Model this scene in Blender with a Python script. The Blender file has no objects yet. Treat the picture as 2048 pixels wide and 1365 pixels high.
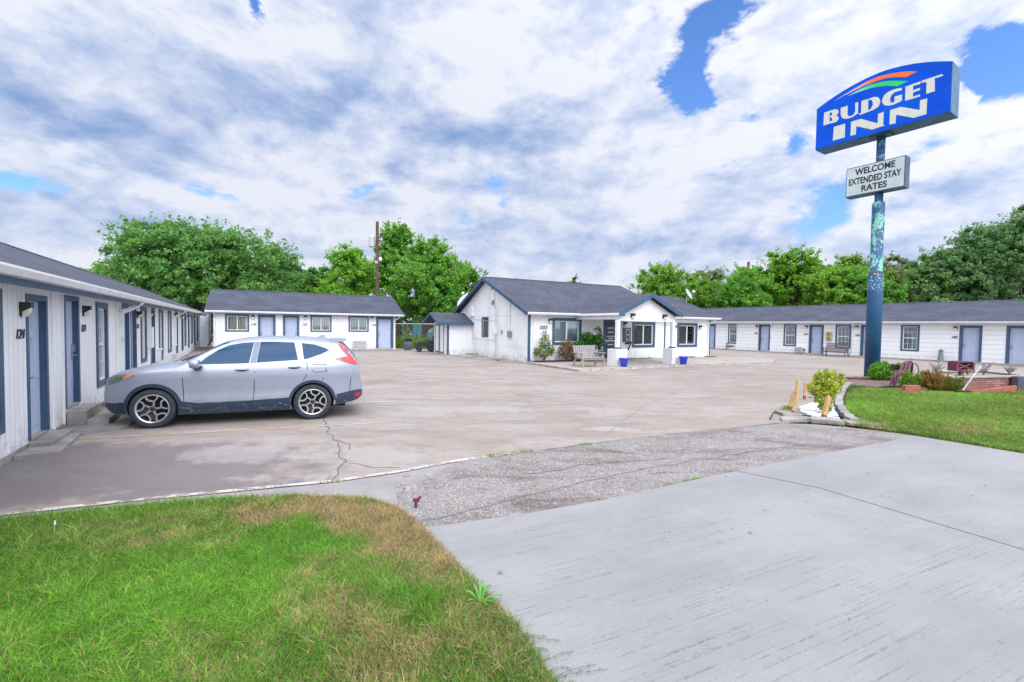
import bpy, bmesh, math, random
import numpy as np
from mathutils import Vector, Matrix, noise
from mathutils.geometry import tessellate_polygon
random.seed(7); RNG = np.random.default_rng(7)
scene = bpy.context.scene
C = scene.collection
rad = math.radians
PI = math.pi

# ------------------------------------------------------------------ camera
EYE = 1.95
PITCH, ROLL = rad(1.88), rad(0.8)
cd = bpy.data.cameras.new('camera'); cam = bpy.data.objects.new('camera', cd); C.objects.link(cam)
cd.sensor_fit = 'HORIZONTAL'; cd.sensor_width = 36; cd.lens = 912/2048*36
cd.clip_start = 0.05; cd.clip_end = 3000
fw = Vector((0, math.cos(PITCH), -math.sin(PITCH))); rt = Vector((1, 0, 0)); up = Vector((0, math.sin(PITCH), math.cos(PITCH)))
r2 = rt*math.cos(ROLL)+up*math.sin(ROLL); u2 = up*math.cos(ROLL)-rt*math.sin(ROLL)
M = Matrix((r2, u2, -fw)).transposed().to_4x4(); M.translation = (0, 0, EYE)
cam.matrix_world = M
scene.camera = cam

# ------------------------------------------------------------------ sky and sun
SUN_EL, SUN_AZ = rad(40), rad(158)      # azimuth clockwise from +Y (view direction)
world = bpy.data.worlds.new('World'); scene.world = world; world.use_nodes = True
world.cycles.sampling_method = 'MANUAL'; world.cycles.sample_map_resolution = 512
def build_world():
    nt = world.node_tree; N = nt.nodes; L = nt.links
    for n in list(N): N.remove(n)
    def nd(t, **k):
        n = N.new(t)
        for a, b in k.items(): setattr(n, a, b)
        return n
    def m(op, a, b=None, c=None, clamp=False):
        n = nd('ShaderNodeMath', operation=op); n.use_clamp = clamp
        for i, v in enumerate((a, b, c)):
            if v is None: continue
            if isinstance(v, (int, float)): n.inputs[i].default_value = v
            else: L.new(v, n.inputs[i])
        return n.outputs[0]
    def mixc(f, a, b):
        n = nd('ShaderNodeMix', data_type='RGBA')
        for s, v in ((n.inputs[0], f), (n.inputs[6], a), (n.inputs[7], b)):
            if isinstance(v, (int, float)): s.default_value = v
            elif isinstance(v, tuple): s.default_value = v
            else: L.new(v, s)
        return n.outputs[2]
    def noise_(vec, scale, detail=6, rough=.55, dist=0., lac=2.0):
        n = nd('ShaderNodeTexNoise'); n.inputs['Scale'].default_value = scale; n.inputs['Detail'].default_value = detail
        n.inputs['Roughness'].default_value = rough; n.inputs['Distortion'].default_value = dist; n.inputs['Lacunarity'].default_value = lac
        L.new(vec, n.inputs['Vector']); return n.outputs['Fac']
    sky = nd('ShaderNodeTexSky', sky_type='NISHITA'); sky.sun_disc = False
    sky.sun_elevation = SUN_EL; sky.sun_rotation = SUN_AZ; sky.air_density = 1.0; sky.dust_density = .6; sky.ozone_density = 2.0
    tc = nd('ShaderNodeTexCoord'); sp = nd('ShaderNodeSeparateXYZ'); L.new(tc.outputs['Generated'], sp.inputs[0])
    x, y, z = sp.outputs
    el = m('ARCSINE', m('MINIMUM', m('MAXIMUM', z, -.999), .999)); az = m('ARCTAN2', x, y)
    # cloud-deck coordinates: a flat layer seen in perspective
    # cloud features are wider than they are tall
    stz = nd('ShaderNodeMath', operation='MULTIPLY'); L.new(z, stz.inputs[0]); stz.inputs[1].default_value = 1.9
    cb = nd('ShaderNodeCombineXYZ'); L.new(x, cb.inputs[0]); L.new(y, cb.inputs[1]); L.new(stz.outputs[0], cb.inputs[2]); P = cb.outputs[0]
    def shifted(dx, dy):
        n = nd('ShaderNodeVectorMath', operation='ADD'); L.new(P, n.inputs[0]); n.inputs[1].default_value = (dx, 0, dy); return n.outputs[0]
    w1 = m('SUBTRACT', noise_(shifted(7, 3), 4.0, 7, .66), .5)
    w2 = m('SUBTRACT', noise_(shifted(-4, 9), 4.0, 7, .66), .5)
    azw = m('MULTIPLY_ADD', w1, .26, az); elw = m('MULTIPLY_ADD', w2, .16, el)
    def blob(a, e, ra, re, rot=0.):
        da = m('SUBTRACT', azw, a); de = m('SUBTRACT', elw, e)
        c, s = math.cos(rot), math.sin(rot)
        u = m('DIVIDE', m('ADD', m('MULTIPLY', da, c), m('MULTIPLY', de, s)), ra)
        v = m('DIVIDE', m('ADD', m('MULTIPLY', da, -s), m('MULTIPLY', de, c)), re)
        return m('EXPONENT', m('MULTIPLY', m('ADD', m('MULTIPLY', u, u), m('MULTIPLY', v, v)), -1.0))
    def total(lst):
        t = None
        for (k, *b) in lst:
            v = m('MULTIPLY', blob(*b), k); t = v if t is None else m('ADD', t, v)
        return t
    gaps = total(GAPS); darks = total(DARKS); brights = total(BRIGHTS)
    def voro(vec, scale, detail=4, rough=.55):
        n = nd('ShaderNodeTexVoronoi', feature='F1'); n.inputs['Scale'].default_value = scale
        n.inputs['Detail'].default_value = detail; n.inputs['Roughness'].default_value = rough; n.inputs['Lacunarity'].default_value = 2.1; n.normalize = True
        L.new(vec, n.inputs['Vector']); return n.outputs['Distance']
    # bend the lookup a little so the puffs are not regular cells
    wn = nd('ShaderNodeTexNoise'); wn.inputs['Scale'].default_value = 2.2; wn.inputs['Detail'].default_value = 5; L.new(P, wn.inputs['Vector'])
    wv = nd('ShaderNodeVectorMath', operation='SUBTRACT'); L.new(wn.outputs['Color'], wv.inputs[0]); wv.inputs[1].default_value = (.5, .5, .5)
    ws = nd('ShaderNodeVectorMath', operation='SCALE'); L.new(wv.outputs[0], ws.inputs[0]); ws.inputs['Scale'].default_value = .2
    wp = nd('ShaderNodeVectorMath', operation='ADD'); L.new(P, wp.inputs[0]); L.new(ws.outputs[0], wp.inputs[1]); PW = wp.outputs[0]
    def sh(dx, dy):
        n = nd('ShaderNodeVectorMath', operation='ADD'); L.new(PW, n.inputs[0]); n.inputs[1].default_value = (dx, 0, dy); return n.outputs[0]
    n1 = noise_(P, 2.6, 8, .60, .15); n2 = noise_(shifted(-.035, .07), 2.6, 8, .60, .15)
    v1 = voro(PW, 5.5, 4, .6); v2 = voro(sh(-.015, .04), 5.5, 4, .6)
    fine = noise_(P, 16.0, 6, .62, .0)
    dens = m('ADD', m('MULTIPLY', n1, 1.0), m('MULTIPLY', m('SUBTRACT', .55, v1), 1.0))
    cover = m('ADD', m('MULTIPLY_ADD', dens, 1.25, .12), m('MULTIPLY', m('SUBTRACT', fine, .5), .85))
    cover = m('SUBTRACT', cover, m('MULTIPLY', gaps, 1.42))
    mr = nd('ShaderNodeMapRange', interpolation_type='SMOOTHSTEP'); L.new(cover, mr.inputs[0])
    mr.inputs[1].default_value = -.16; mr.inputs[2].default_value = .62
    alpha = mr.outputs[0]
    relief = m('ADD', m('MULTIPLY', m('SUBTRACT', n1, n2), 2.6), m('MULTIPLY', m('SUBTRACT', v2, v1), 2.1))
    relief = m('ADD', relief, m('MULTIPLY', m('SUBTRACT', fine, .5), .28))
    # thin edges are bright, thick middles are grey underneath
    thick = nd('ShaderNodeMapRange', interpolation_type='SMOOTHSTEP'); L.new(cover, thick.inputs[0]); thick.inputs[1].default_value = .7; thick.inputs[2].default_value = 1.6
    shade = m('ADD', m('ADD', .87, relief), m('SUBTRACT', m('MULTIPLY', brights, .40), m('MULTIPLY', darks, .58)))
    shade = m('SUBTRACT', shade, m('MULTIPLY', thick.outputs[0], .24))
    shade = m('ADD', shade, m('MULTIPLY', m('SUBTRACT', .5, noise_(shifted(3, 1), .8, 4, .5)), .35), clamp=True)
    ramp = nd('ShaderNodeValToRGB'); L.new(shade, ramp.inputs[0]); cr = ramp.color_ramp
    cr.elements[0].position = 0.0; cr.elements[0].color = (.24, .38, .66, 1)
    cr.elements[1].position = 1.0; cr.elements[1].color = (.83, .86, .95, 1)
    e = cr.elements.new(.35); e.color = (.40, .51, .76, 1)
    e = cr.elements.new(.66); e.color = (.60, .68, .87, 1)
    STR = .085
    sc = nd('ShaderNodeVectorMath', operation='SCALE'); L.new(ramp.outputs[0], sc.inputs[0]); sc.inputs['Scale'].default_value = .086/STR*10.2
    sk = nd('ShaderNodeMix', data_type='RGBA', blend_type='MULTIPLY'); sk.inputs[0].default_value = 1.0
    L.new(sky.outputs[0], sk.inputs[6]); sk.inputs[7].default_value = (.92, 1.5, 2.35, 1)
    # thin veil low down
    veil = m('MULTIPLY', m('EXPONENT', m('MULTIPLY', el, -5.0)), .5)
    base = mixc(veil, sk.outputs[2], (.55/STR, .70/STR, .95/STR, 1))
    col = mixc(m('MULTIPLY', alpha, .97), base, sc.outputs[0])
    # added brightening of unseen sky round the sun and overhead, to light the walls
    dt = nd('ShaderNodeVectorMath', operation='DOT_PRODUCT'); L.new(tc.outputs['Generated'], dt.inputs[0])
    dt.inputs[1].default_value = (math.sin(SUN_AZ)*math.cos(SUN_EL), math.cos(SUN_AZ)*math.cos(SUN_EL), math.sin(SUN_EL))
    gl = m('MULTIPLY', m('POWER', m('MAXIMUM', m('MULTIPLY_ADD', dt.outputs['Value'], .5, .5), 0.0), 3.0), 2.4)
    mz = nd('ShaderNodeMapRange', interpolation_type='SMOOTHSTEP'); L.new(z, mz.inputs[0]); mz.inputs[1].default_value = .56; mz.inputs[2].default_value = .88
    gl = m('ADD', gl, m('MULTIPLY', mz.outputs[0], 2.0))
    gv = nd('ShaderNodeVectorMath', operation='SCALE'); gv.inputs[0].default_value = (1.0, .92, .80); L.new(gl, gv.inputs['Scale'])
    ga = nd('ShaderNodeVectorMath', operation='ADD'); L.new(gv.outputs[0], ga.inputs[0]); ga.inputs[1].default_value = (1, 1, 1)
    gs = nd('ShaderNodeVectorMath', operation='MULTIPLY'); L.new(col, gs.inputs[0]); L.new(ga.outputs[0], gs.inputs[1]); col = gs.outputs[0]
    bg = nd('ShaderNodeBackground'); L.new(col, bg.inputs[0]); bg.inputs[1].default_value = STR
    out = nd('ShaderNodeOutputWorld'); L.new(bg.outputs[0], out.inputs[0])
GAPS = [(1.00, -0.496, 0.526, 0.018, 0.034, 0.50),
    (0.35, -0.586, 0.442, 0.023, 0.011, 0.00),
    (1.50, 0.375, 0.538, 0.046, 0.049, 1.25),
    (1.40, 0.345, 0.467, 0.039, 0.047, 1.30),
    (1.00, 0.326, 0.449, 0.038, 0.029, 0.00),
    (0.60, 0.469, 0.383, 0.038, 0.021, 0.00),
    (0.50, 0.268, 0.581, 0.039, 0.028, 0.00),
    (0.85, 0.545, 0.334, 0.027, 0.028, 0.00),
    (1.50, 0.807, 0.404, 0.039, 0.049, 0.80),
    (1.00, 0.768, 0.379, 0.024, 0.026, 0.00),
    (0.75, 0.602, 0.213, 0.090, 0.038, 0.35),
    (0.60, 0.696, 0.270, 0.072, 0.030, 0.50),
    (0.90, -0.821, 0.193, 0.059, 0.021, 0.00),
    (0.55, -0.583, 0.242, 0.063, 0.012, 0.00),
    (0.60, -0.323, 0.281, 0.080, 0.013, 0.00),
    (0.70, -0.047, 0.306, 0.043, 0.027, 0.50),
    (0.60, -0.019, 0.257, 0.033, 0.025, 0.00),
    (0.55, -0.138, 0.223, 0.054, 0.020, 0.00),
    (0.25, -0.807, 0.430, 0.032, 0.036, 0.00),
    (0.50, 0.419, 0.305, 0.070, 0.027, 0.00),
    (0.70, 0.437, 0.561, 0.051, 0.017, 0.00)]
DARKS = [(0.65, -0.793, 0.321, 0.112, 0.056, -0.20),
    (0.35, -0.823, 0.356, 0.058, 0.056, 0.00),
    (0.60, -0.701, 0.298, 0.141, 0.033, -0.10),
    (0.75, -0.417, 0.415, 0.123, 0.040, 0.00),
    (0.45, -0.343, 0.565, 0.088, 0.028, 0.00),
    (0.75, -0.107, 0.370, 0.247, 0.041, 0.00),
    (0.65, -0.021, 0.392, 0.161, 0.040, 0.00),
    (0.35, 0.077, 0.317, 0.127, 0.038, 0.00),
    (0.45, 0.785, 0.223, 0.056, 0.032, 0.00),
    (0.35, 0.178, 0.561, 0.062, 0.057, 0.00),
    (0.50, 0.475, 0.181, 0.157, 0.028, 0.00),
    (0.40, 0.731, 0.148, 0.084, 0.039, 0.00),
    (0.45, -0.635, 0.151, 0.200, 0.034, 0.00),
    (0.30, 0.133, 0.186, 0.298, 0.041, 0.00)]
BRIGHTS = [(0.80, -0.435, 0.482, 0.111, 0.044, 0.00),
    (0.80, -0.077, 0.526, 0.129, 0.060, 0.00),
    (0.70, 0.127, 0.494, 0.104, 0.063, 0.00),
    (0.80, -0.744, 0.239, 0.131, 0.016, -0.10),
    (0.80, -0.537, 0.255, 0.093, 0.017, 0.00),
    (0.60, -0.470, 0.305, 0.147, 0.026, 0.00),
    (0.70, -0.243, 0.379, 0.125, 0.026, 0.00),
    (0.80, 0.055, 0.327, 0.096, 0.038, 0.00),
    (0.70, 0.256, 0.310, 0.145, 0.073, 0.00),
    (0.70, 0.516, 0.475, 0.120, 0.050, 0.00),
    (0.50, -0.138, 0.263, 0.162, 0.020, 0.00),
    (0.60, 0.665, 0.221, 0.039, 0.032, 0.00),
    (0.80, 0.745, 0.253, 0.055, 0.022, 0.50),
    (0.40, -0.030, 0.227, 0.215, 0.020, 0.00)]

build_world()
sl = bpy.data.lights.new('sun', 'SUN'); sun = bpy.data.objects.new('sun', sl); C.objects.link(sun)
sl.energy = 1.2; sl.angle = rad(40); sl.color = (1.0, .985, .965)
sd = Vector((math.sin(SUN_AZ)*math.cos(SUN_EL), math.cos(SUN_AZ)*math.cos(SUN_EL), math.sin(SUN_EL)))
sun.rotation_euler = (-sd).to_track_quat('-Z', 'Y').to_euler()
scene.render.engine = 'CYCLES'
vs = scene.view_settings; vs.view_transform = 'Standard'; vs.look = 'None'; vs.exposure = 0.16; vs.gamma = 1; vs.use_curve_mapping = False

# ------------------------------------------------------------------ helpers
def tag(o, label=None, cat=None, group=None, kind=None):
    if label: o['label'] = label
    if cat: o['category'] = cat
    if group: o['group'] = group
    if kind: o['kind'] = kind
    return o
def thing(name, label, cat, loc=(0, 0, 0), rz=0., group=None):
    o = bpy.data.objects.new(name, None); C.objects.link(o); o.empty_display_size = .2
    o.location = loc; o.rotation_euler = (0, 0, rz)
    return tag(o, label, cat, group)
class MB:
    """collects geometry, links it as one mesh object"""
    def __init__(s): s.v = []; s.f = []; s.mi = []; s.m = 0
    def add(s, vs, fs):
        b = len(s.v); s.v += [tuple(p) for p in vs]; s.f += [tuple(b+i for i in f) for f in fs]; s.mi += [s.m]*len(fs); return s
    def box(s, x0, x1, y0, y1, z0, z1):
        if x0 > x1: x0, x1 = x1, x0
        if y0 > y1: y0, y1 = y1, y0
        if z0 > z1: z0, z1 = z1, z0
        return s.add([(x0,y0,z0),(x1,y0,z0),(x1,y1,z0),(x0,y1,z0),(x0,y0,z1),(x1,y0,z1),(x1,y1,z1),(x0,y1,z1)],
                     [(0,3,2,1),(4,5,6,7),(0,1,5,4),(1,2,6,5),(2,3,7,6),(3,0,4,7)])
    def bar(s, a, b, w, h=None, upv=(0, 0, 1)):
        """rectangular bar from a to b"""
        h = h or w; a = Vector(a); b = Vector(b); d = (b-a).normalized(); u = Vector(upv)
        if abs(d.dot(u)) > .98: u = Vector((1, 0, 0))
        sx = d.cross(u).normalized()*w/2; sz = sx.cross(d).normalized()*h/2
        vs = [a-sx-sz, a+sx-sz, a+sx+sz, a-sx+sz, b-sx-sz, b+sx-sz, b+sx+sz, b-sx+sz]
        return s.add(vs, [(0,1,2,3),(7,6,5,4),(0,4,5,1),(1,5,6,2),(2,6,7,3),(3,7,4,0)])
    def tube(s, pts, r, n=8, cap=True):
        pts = [Vector(p) for p in pts]; rr = r if isinstance(r, (list, tuple)) else [r]*len(pts)
        rings = []; prev = None
        for i, p in enumerate(pts):
            d = (pts[min(i+1, len(pts)-1)]-pts[max(i-1, 0)]).normalized()
            if prev is None:
                u = Vector((0, 0, 1)) if abs(d.z) < .9 else Vector((1, 0, 0)); u = (u-d*u.dot(d)).normalized()
            else: u = (prev-d*prev.dot(d)).normalized()
            prev = u; w = d.cross(u)
            rings.append([p+(u*math.cos(2*PI*k/n)+w*math.sin(2*PI*k/n))*rr[i] for k in range(n)])
        vs = [q for r_ in rings for q in r_]; fs = []
        for i in range(len(pts)-1):
            for k in range(n): fs.append((i*n+k, i*n+(k+1) % n, (i+1)*n+(k+1) % n, (i+1)*n+k))
        if cap: fs.append(tuple(range(n))[::-1]); fs.append(tuple((len(pts)-1)*n+k for k in range(n)))
        return s.add(vs, fs)
    def lathe(s, prof, n=24, c=(0, 0, 0), axis='z', cap=True):
        """profile of (r, h) about an axis"""
        vs = []
        for r, h in prof:
            for k in range(n):
                a = 2*PI*k/n; p = (r*math.cos(a), r*math.sin(a), h)
                if axis == 'y': p = (p[0], p[2], p[1])
                if axis == 'x': p = (p[2], p[0], p[1])
                vs.append((p[0]+c[0], p[1]+c[1], p[2]+c[2]))
        fs = []
        for i in range(len(prof)-1):
            for k in range(n): fs.append((i*n+k, i*n+(k+1) % n, (i+1)*n+(k+1) % n, (i+1)*n+k))
        if cap and prof[0][0] > 1e-6: fs.append(tuple(range(n))[::-1])
        if cap and prof[-1][0] > 1e-6: fs.append(tuple((len(prof)-1)*n+k for k in range(n)))
        return s.add(vs, fs)
    def prism(s, poly, f0, f1):
        """poly: 2D points; f0/f1 map a 2D point to the two faces"""
        n = len(poly); a = [f0(*p) for p in poly]; b = [f1(*p) for p in poly]
        tris = tessellate_polygon([[Vector((p[0], p[1], 0)) for p in poly]])
        fs = [tuple(t) for t in tris]+[tuple(n+i for i in reversed(t)) for t in tris]
        fs += [(i, (i+1) % n, n+(i+1) % n, n+i) for i in range(n)]
        return s.add(a+b, fs)
    def sheet(s, poly, z=0.):
        tris = tessellate_polygon([[Vector((p[0], p[1], 0)) for p in poly]])
        P = [(p[0], p[1], z) for p in poly]; fs = []
        for t in tris:
            a, b, c = (Vector(P[i]) for i in t); fs.append(tuple(t) if (b-a).cross(c-a).z > 0 else tuple(reversed(t)))
        return s.add(P, fs)
    def build(s, name, mats, parent=None, smooth=False, kind=None, recalc=True, bevel=0.):
        me = bpy.data.meshes.new(name); me.from_pydata(s.v, [], s.f); me.validate()
        if not isinstance(mats, (list, tuple)): mats = [mats]
        for m_ in mats: me.materials.append(m_)
        if len(mats) > 1 and len(me.polygons) == len(s.mi): me.polygons.foreach_set('material_index', s.mi)
        if recalc:
            bm = bmesh.new(); bm.from_mesh(me); bmesh.ops.recalc_face_normals(bm, faces=bm.faces); bm.to_mesh(me); bm.free()
        if smooth: me.polygons.foreach_set('use_smooth', [True]*len(me.polygons))
        me.update()
        o = bpy.data.objects.new(name, me); C.objects.link(o)
        if parent: o.parent = parent
        if kind: o['kind'] = kind
        if bevel:
            b = o.modifiers.new('bevel', 'BEVEL'); b.width = bevel; b.segments = 2; b.limit_method = 'ANGLE'
        return o
def copy_tree(o, parent=None):
    c = o.copy(); C.objects.link(c)
    if parent: c.parent = parent
    for ch in list(o.children): copy_tree(ch, c)
    return c

# ------------------------------------------------------------------ materials
def hexc(r, g, b):   # sRGB 0-255 -> linear
    f = lambda c: (c/255/12.92) if c/255 <= .04045 else ((c/255+.055)/1.055)**2.4
    return (f(r), f(g), f(b), 1)
class NT:
    def __init__(s, name):
        s.mat = bpy.data.materials.new(name); s.mat.use_nodes = True; s.t = s.mat.node_tree; s.N = s.t.nodes; s.L = s.t.links
        s.b = s.N['Principled BSDF']; s.tc = s.N.new('ShaderNodeTexCoord')
    def vec(s, scale=(1, 1, 1), src='Object'):
        m = s.N.new('ShaderNodeMapping'); m.inputs['Scale'].default_value = scale; s.L.new(s.tc.outputs[src], m.inputs[0]); return m.outputs[0]
    def noise(s, scale, detail=4, rough=.55, vec=None, dist=0.):
        n = s.N.new('ShaderNodeTexNoise'); n.inputs['Scale'].default_value = scale; n.inputs['Detail'].default_value = detail
        n.inputs['Roughness'].default_value = rough; n.inputs['Distortion'].default_value = dist
        s.L.new(vec if vec is not None else s.tc.outputs['Object'], n.inputs['Vector']); return n.outputs['Fac']
    def ramp(s, f, a, b, lo=0., hi=1.):
        n = s.N.new('ShaderNodeMapRange'); s.L.new(f, n.inputs[0])
        for i, v in zip((1, 2, 3, 4), (a, b, lo, hi)): n.inputs[i].default_value = v
        n.interpolation_type = 'SMOOTHSTEP'; return n.outputs[0]
    def m(s, op, a, b=None, clamp=False):
        n = s.N.new('ShaderNodeMath'); n.operation = op; n.use_clamp = clamp
        for i, v in enumerate((a, b)):
            if v is None: continue
            if isinstance(v, (int, float)): n.inputs[i].default_value = v
            else: s.L.new(v, n.inputs[i])
        return n.outputs[0]
    def mix(s, f, a, b, mode='MIX'):
        n = s.N.new('ShaderNodeMix'); n.data_type = 'RGBA'; n.blend_type = mode
        for k, v in ((0, f), (6, a), (7, b)):
            if isinstance(v, (int, float)): n.inputs[k].default_value = v
            elif isinstance(v, tuple): n.inputs[k].default_value = v if len(v) == 4 else v+(1,)
            else: s.L.new(v, n.inputs[k])
        return n.outputs[2]
    def sep(s, src='Object'):
        n = s.N.new('ShaderNodeSeparateXYZ'); s.L.new(s.tc.outputs[src], n.inputs[0]); return n.outputs
    def attr(s, name):
        n = s.N.new('ShaderNodeAttribute'); n.attribute_name = name; return n
    def bump(s, h, strength=.3, dist=.01):
        n = s.N.new('ShaderNodeBump'); n.inputs['Strength'].default_value = strength; n.inputs['Distance'].default_value = dist
        s.L.new(h, n.inputs['Height']); s.L.new(n.outputs[0], s.b.inputs['Normal'])
    def fin(s, col, rough=.6, metal=0., spec=None, coat=0.):
        if isinstance(col, tuple): s.b.inputs['Base Color'].default_value = col if len(col) == 4 else col+(1,)
        else: s.L.new(col, s.b.inputs['Base Color'])
        if isinstance(rough, (int, float)): s.b.inputs['Roughness'].default_value = rough
        else: s.L.new(rough, s.b.inputs['Roughness'])
        s.b.inputs['Metallic'].default_value = metal
        if spec is not None: s.b.inputs['Specular IOR Level'].default_value = spec
        if coat: s.b.inputs['Coat Weight'].default_value = coat; s.b.inputs['Coat Roughness'].default_value = .06
        return s.mat
def paint(name, c, rough=.55, var=.12, scale=3., dirt=None, bump=.15, metal=0., coat=0., spec=None):
    t = NT(name); n = t.noise(scale, 5, .6); n2 = t.noise(scale*9, 3, .6)
    c = c if len(c) == 4 else c+(1,)
    dk = tuple(v*(1-var*2) for v in c[:3])+(1,)
    col = t.mix(t.ramp(n, .3, .75), c, dk)
    if dirt: col = t.mix(t.ramp(t.noise(scale*2.3, 6, .7), .56, .72, 0, .75), col, dirt)
    if bump: t.bump(n2, bump, .004)
    return t.fin(col, rough, metal, spec, coat)
MAT = {}
def white_siding(name, axis, pitch, horizontal=False, base=(.83, .84, .86), lap=.035):
    t = NT(name); X, Y, Z = t.sep(); a = Z if horizontal else (X if axis == 'x' else Y)
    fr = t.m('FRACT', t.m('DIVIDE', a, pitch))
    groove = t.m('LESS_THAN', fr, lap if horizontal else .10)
    n = t.noise(1.1, 6, .65); n2 = t.noise(.5, 4, .6, t.vec((6, 6, .7)))
    col = t.mix(t.ramp(n, .45, .8, 0, .5), base, (base[0]*.86, base[1]*.86, base[2]*.86))
    col = t.mix(t.ramp(n2, .55, .8, 0, .35), col, (base[0]*.80, base[1]*.79, base[2]*.76))
    low = t.m('MULTIPLY', t.ramp(Z, .12, .55, 1., 0.), t.ramp(t.noise(5, 6, .7), .42, .62))
    col = t.mix(t.m('MULTIPLY', low, .3 if horizontal else .5), col, (.33, .27, .22))
    col = t.mix(t.ramp(t.noise(14, 5, .75), .69, .74, 0, .5), col, (.42, .38, .36))
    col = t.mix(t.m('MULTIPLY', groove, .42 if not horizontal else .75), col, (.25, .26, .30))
    h = t.m('SUBTRACT', t.m('MULTIPLY', t.noise(30, 3), .2), groove) if not horizontal else t.m('ADD', t.m('MULTIPLY', fr, -1.), t.m('MULTIPLY', t.noise(30, 3), .1))
    t.bump(h, .6, .008)
    return t.fin(col, .6)
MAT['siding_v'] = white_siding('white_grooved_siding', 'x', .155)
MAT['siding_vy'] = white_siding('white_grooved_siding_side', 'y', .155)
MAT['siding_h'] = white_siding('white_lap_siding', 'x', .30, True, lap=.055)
def plain_panel():
    t = NT('white_panel_siding'); X, Y, Z = t.sep()
    col = t.mix(t.ramp(t.noise(.9, 6, .65), .4, .75), (.82, .825, .84), (.68, .685, .70))
    seam = t.m('ADD', t.m('LESS_THAN', t.m('FRACT', t.m('DIVIDE', Y, 1.22)), .012), t.m('LESS_THAN', t.m('ABSOLUTE', t.m('SUBTRACT', Z, 2.55)), .012), clamp=True)
    seam = t.m('ADD', seam, t.m('LESS_THAN', t.m('ABSOLUTE', t.m('SUBTRACT', Z, .75)), .008), clamp=True)
    col = t.mix(t.m('MULTIPLY', seam, .55), col, (.30, .30, .33))
    low = t.m('MULTIPLY', t.ramp(Z, .05, .5, 1., 0.), t.ramp(t.noise(4, 6, .7), .40, .60))
    col = t.mix(t.m('MULTIPLY', low, .7), col, (.38, .30, .24))
    col = t.mix(t.ramp(t.noise(11, 6, .8), .68, .73, 0, .6), col, (.38, .33, .31))
    t.bump(t.noise(25, 3), .2, .004); return t.fin(col, .6)
MAT['panel'] = plain_panel()
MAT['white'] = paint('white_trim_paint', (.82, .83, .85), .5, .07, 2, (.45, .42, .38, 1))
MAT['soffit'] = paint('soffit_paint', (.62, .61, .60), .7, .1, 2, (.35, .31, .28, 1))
MAT['blue'] = paint('slate_blue_trim_paint', (.050, .105, .185), .5, .14, 3)
MAT['door'] = paint('pale_blue_door_paint', (.45, .52, .70), .45, .06, 2)
MAT['navy'] = paint('navy_door_paint', (.015, .035, .085), .35, .1, 2)
MAT['black'] = paint('black_metal', (.02, .02, .022), .45, .1, 5)
MAT['steel'] = paint('brushed_steel', (.48, .47, .46), .3, .1, 5, metal=.9)
MAT['sash'] = paint('white_vinyl_sash', (.80, .80, .80), .4, .04, 2, bump=0)
MAT['lampglass'] = paint('frosted_lamp_glass', (.75, .72, .60), .25, .05, 2, bump=0)
def glass():
    t = NT('window_glass'); n = t.noise(1.5, 2); t.bump(n, .03, .02)
    m_ = t.fin((.02, .03, .04), .04, 0, .9); return m_
def thin_glass():
    t = NT('clear_window_glass'); tr = t.N.new('ShaderNodeBsdfTransparent'); tr.inputs[0].default_value = (.80, .84, .87, 1)
    gl = t.N.new('ShaderNodeBsdfGlossy'); gl.inputs['Roughness'].default_value = .03; gl.inputs[0].default_value = (.9, .93, 1, 1)
    fr = t.N.new('ShaderNodeFresnel'); fr.inputs[0].default_value = 1.5
    mx = t.N.new('ShaderNodeMixShader'); t.L.new(t.m('MULTIPLY_ADD', fr.outputs[0], 1.3) if False else t.m('ADD', t.m('MULTIPLY', fr.outputs[0], 1.2), .04, clamp=True), mx.inputs[0])
    t.L.new(tr.outputs[0], mx.inputs[1]); t.L.new(gl.outputs[0], mx.inputs[2])
    t.L.new(mx.outputs[0], t.N['Material Output'].inputs[0]); return t.mat
MAT['glass'] = thin_glass()
def curtain(name, c, c2, k=38.):
    t = NT(name); X, Y, Z = t.sep()
    w = t.m('SINE', t.m('ADD', t.m('MULTIPLY', X, k), t.m('MULTIPLY', t.noise(3, 3), 9.)))
    f = t.ramp(w, -1, 1); t.bump(f, .15, .01)
    return t.fin(t.mix(f, c2, c), .9)
MAT['curtain'] = curtain('cream_curtain', (.80, .76, .55), (.55, .51, .36))
MAT['curtain_w'] = curtain('white_curtain', (.78, .80, .80), (.48, .54, .58), 24)
MAT['blind'] = curtain('grey_blind', (.56, .60, .63), (.46, .50, .54), 14)
MAT['dark_room'] = paint('dim_room_interior', (.06, .07, .085), .9, .2, 2, bump=0)
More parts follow.
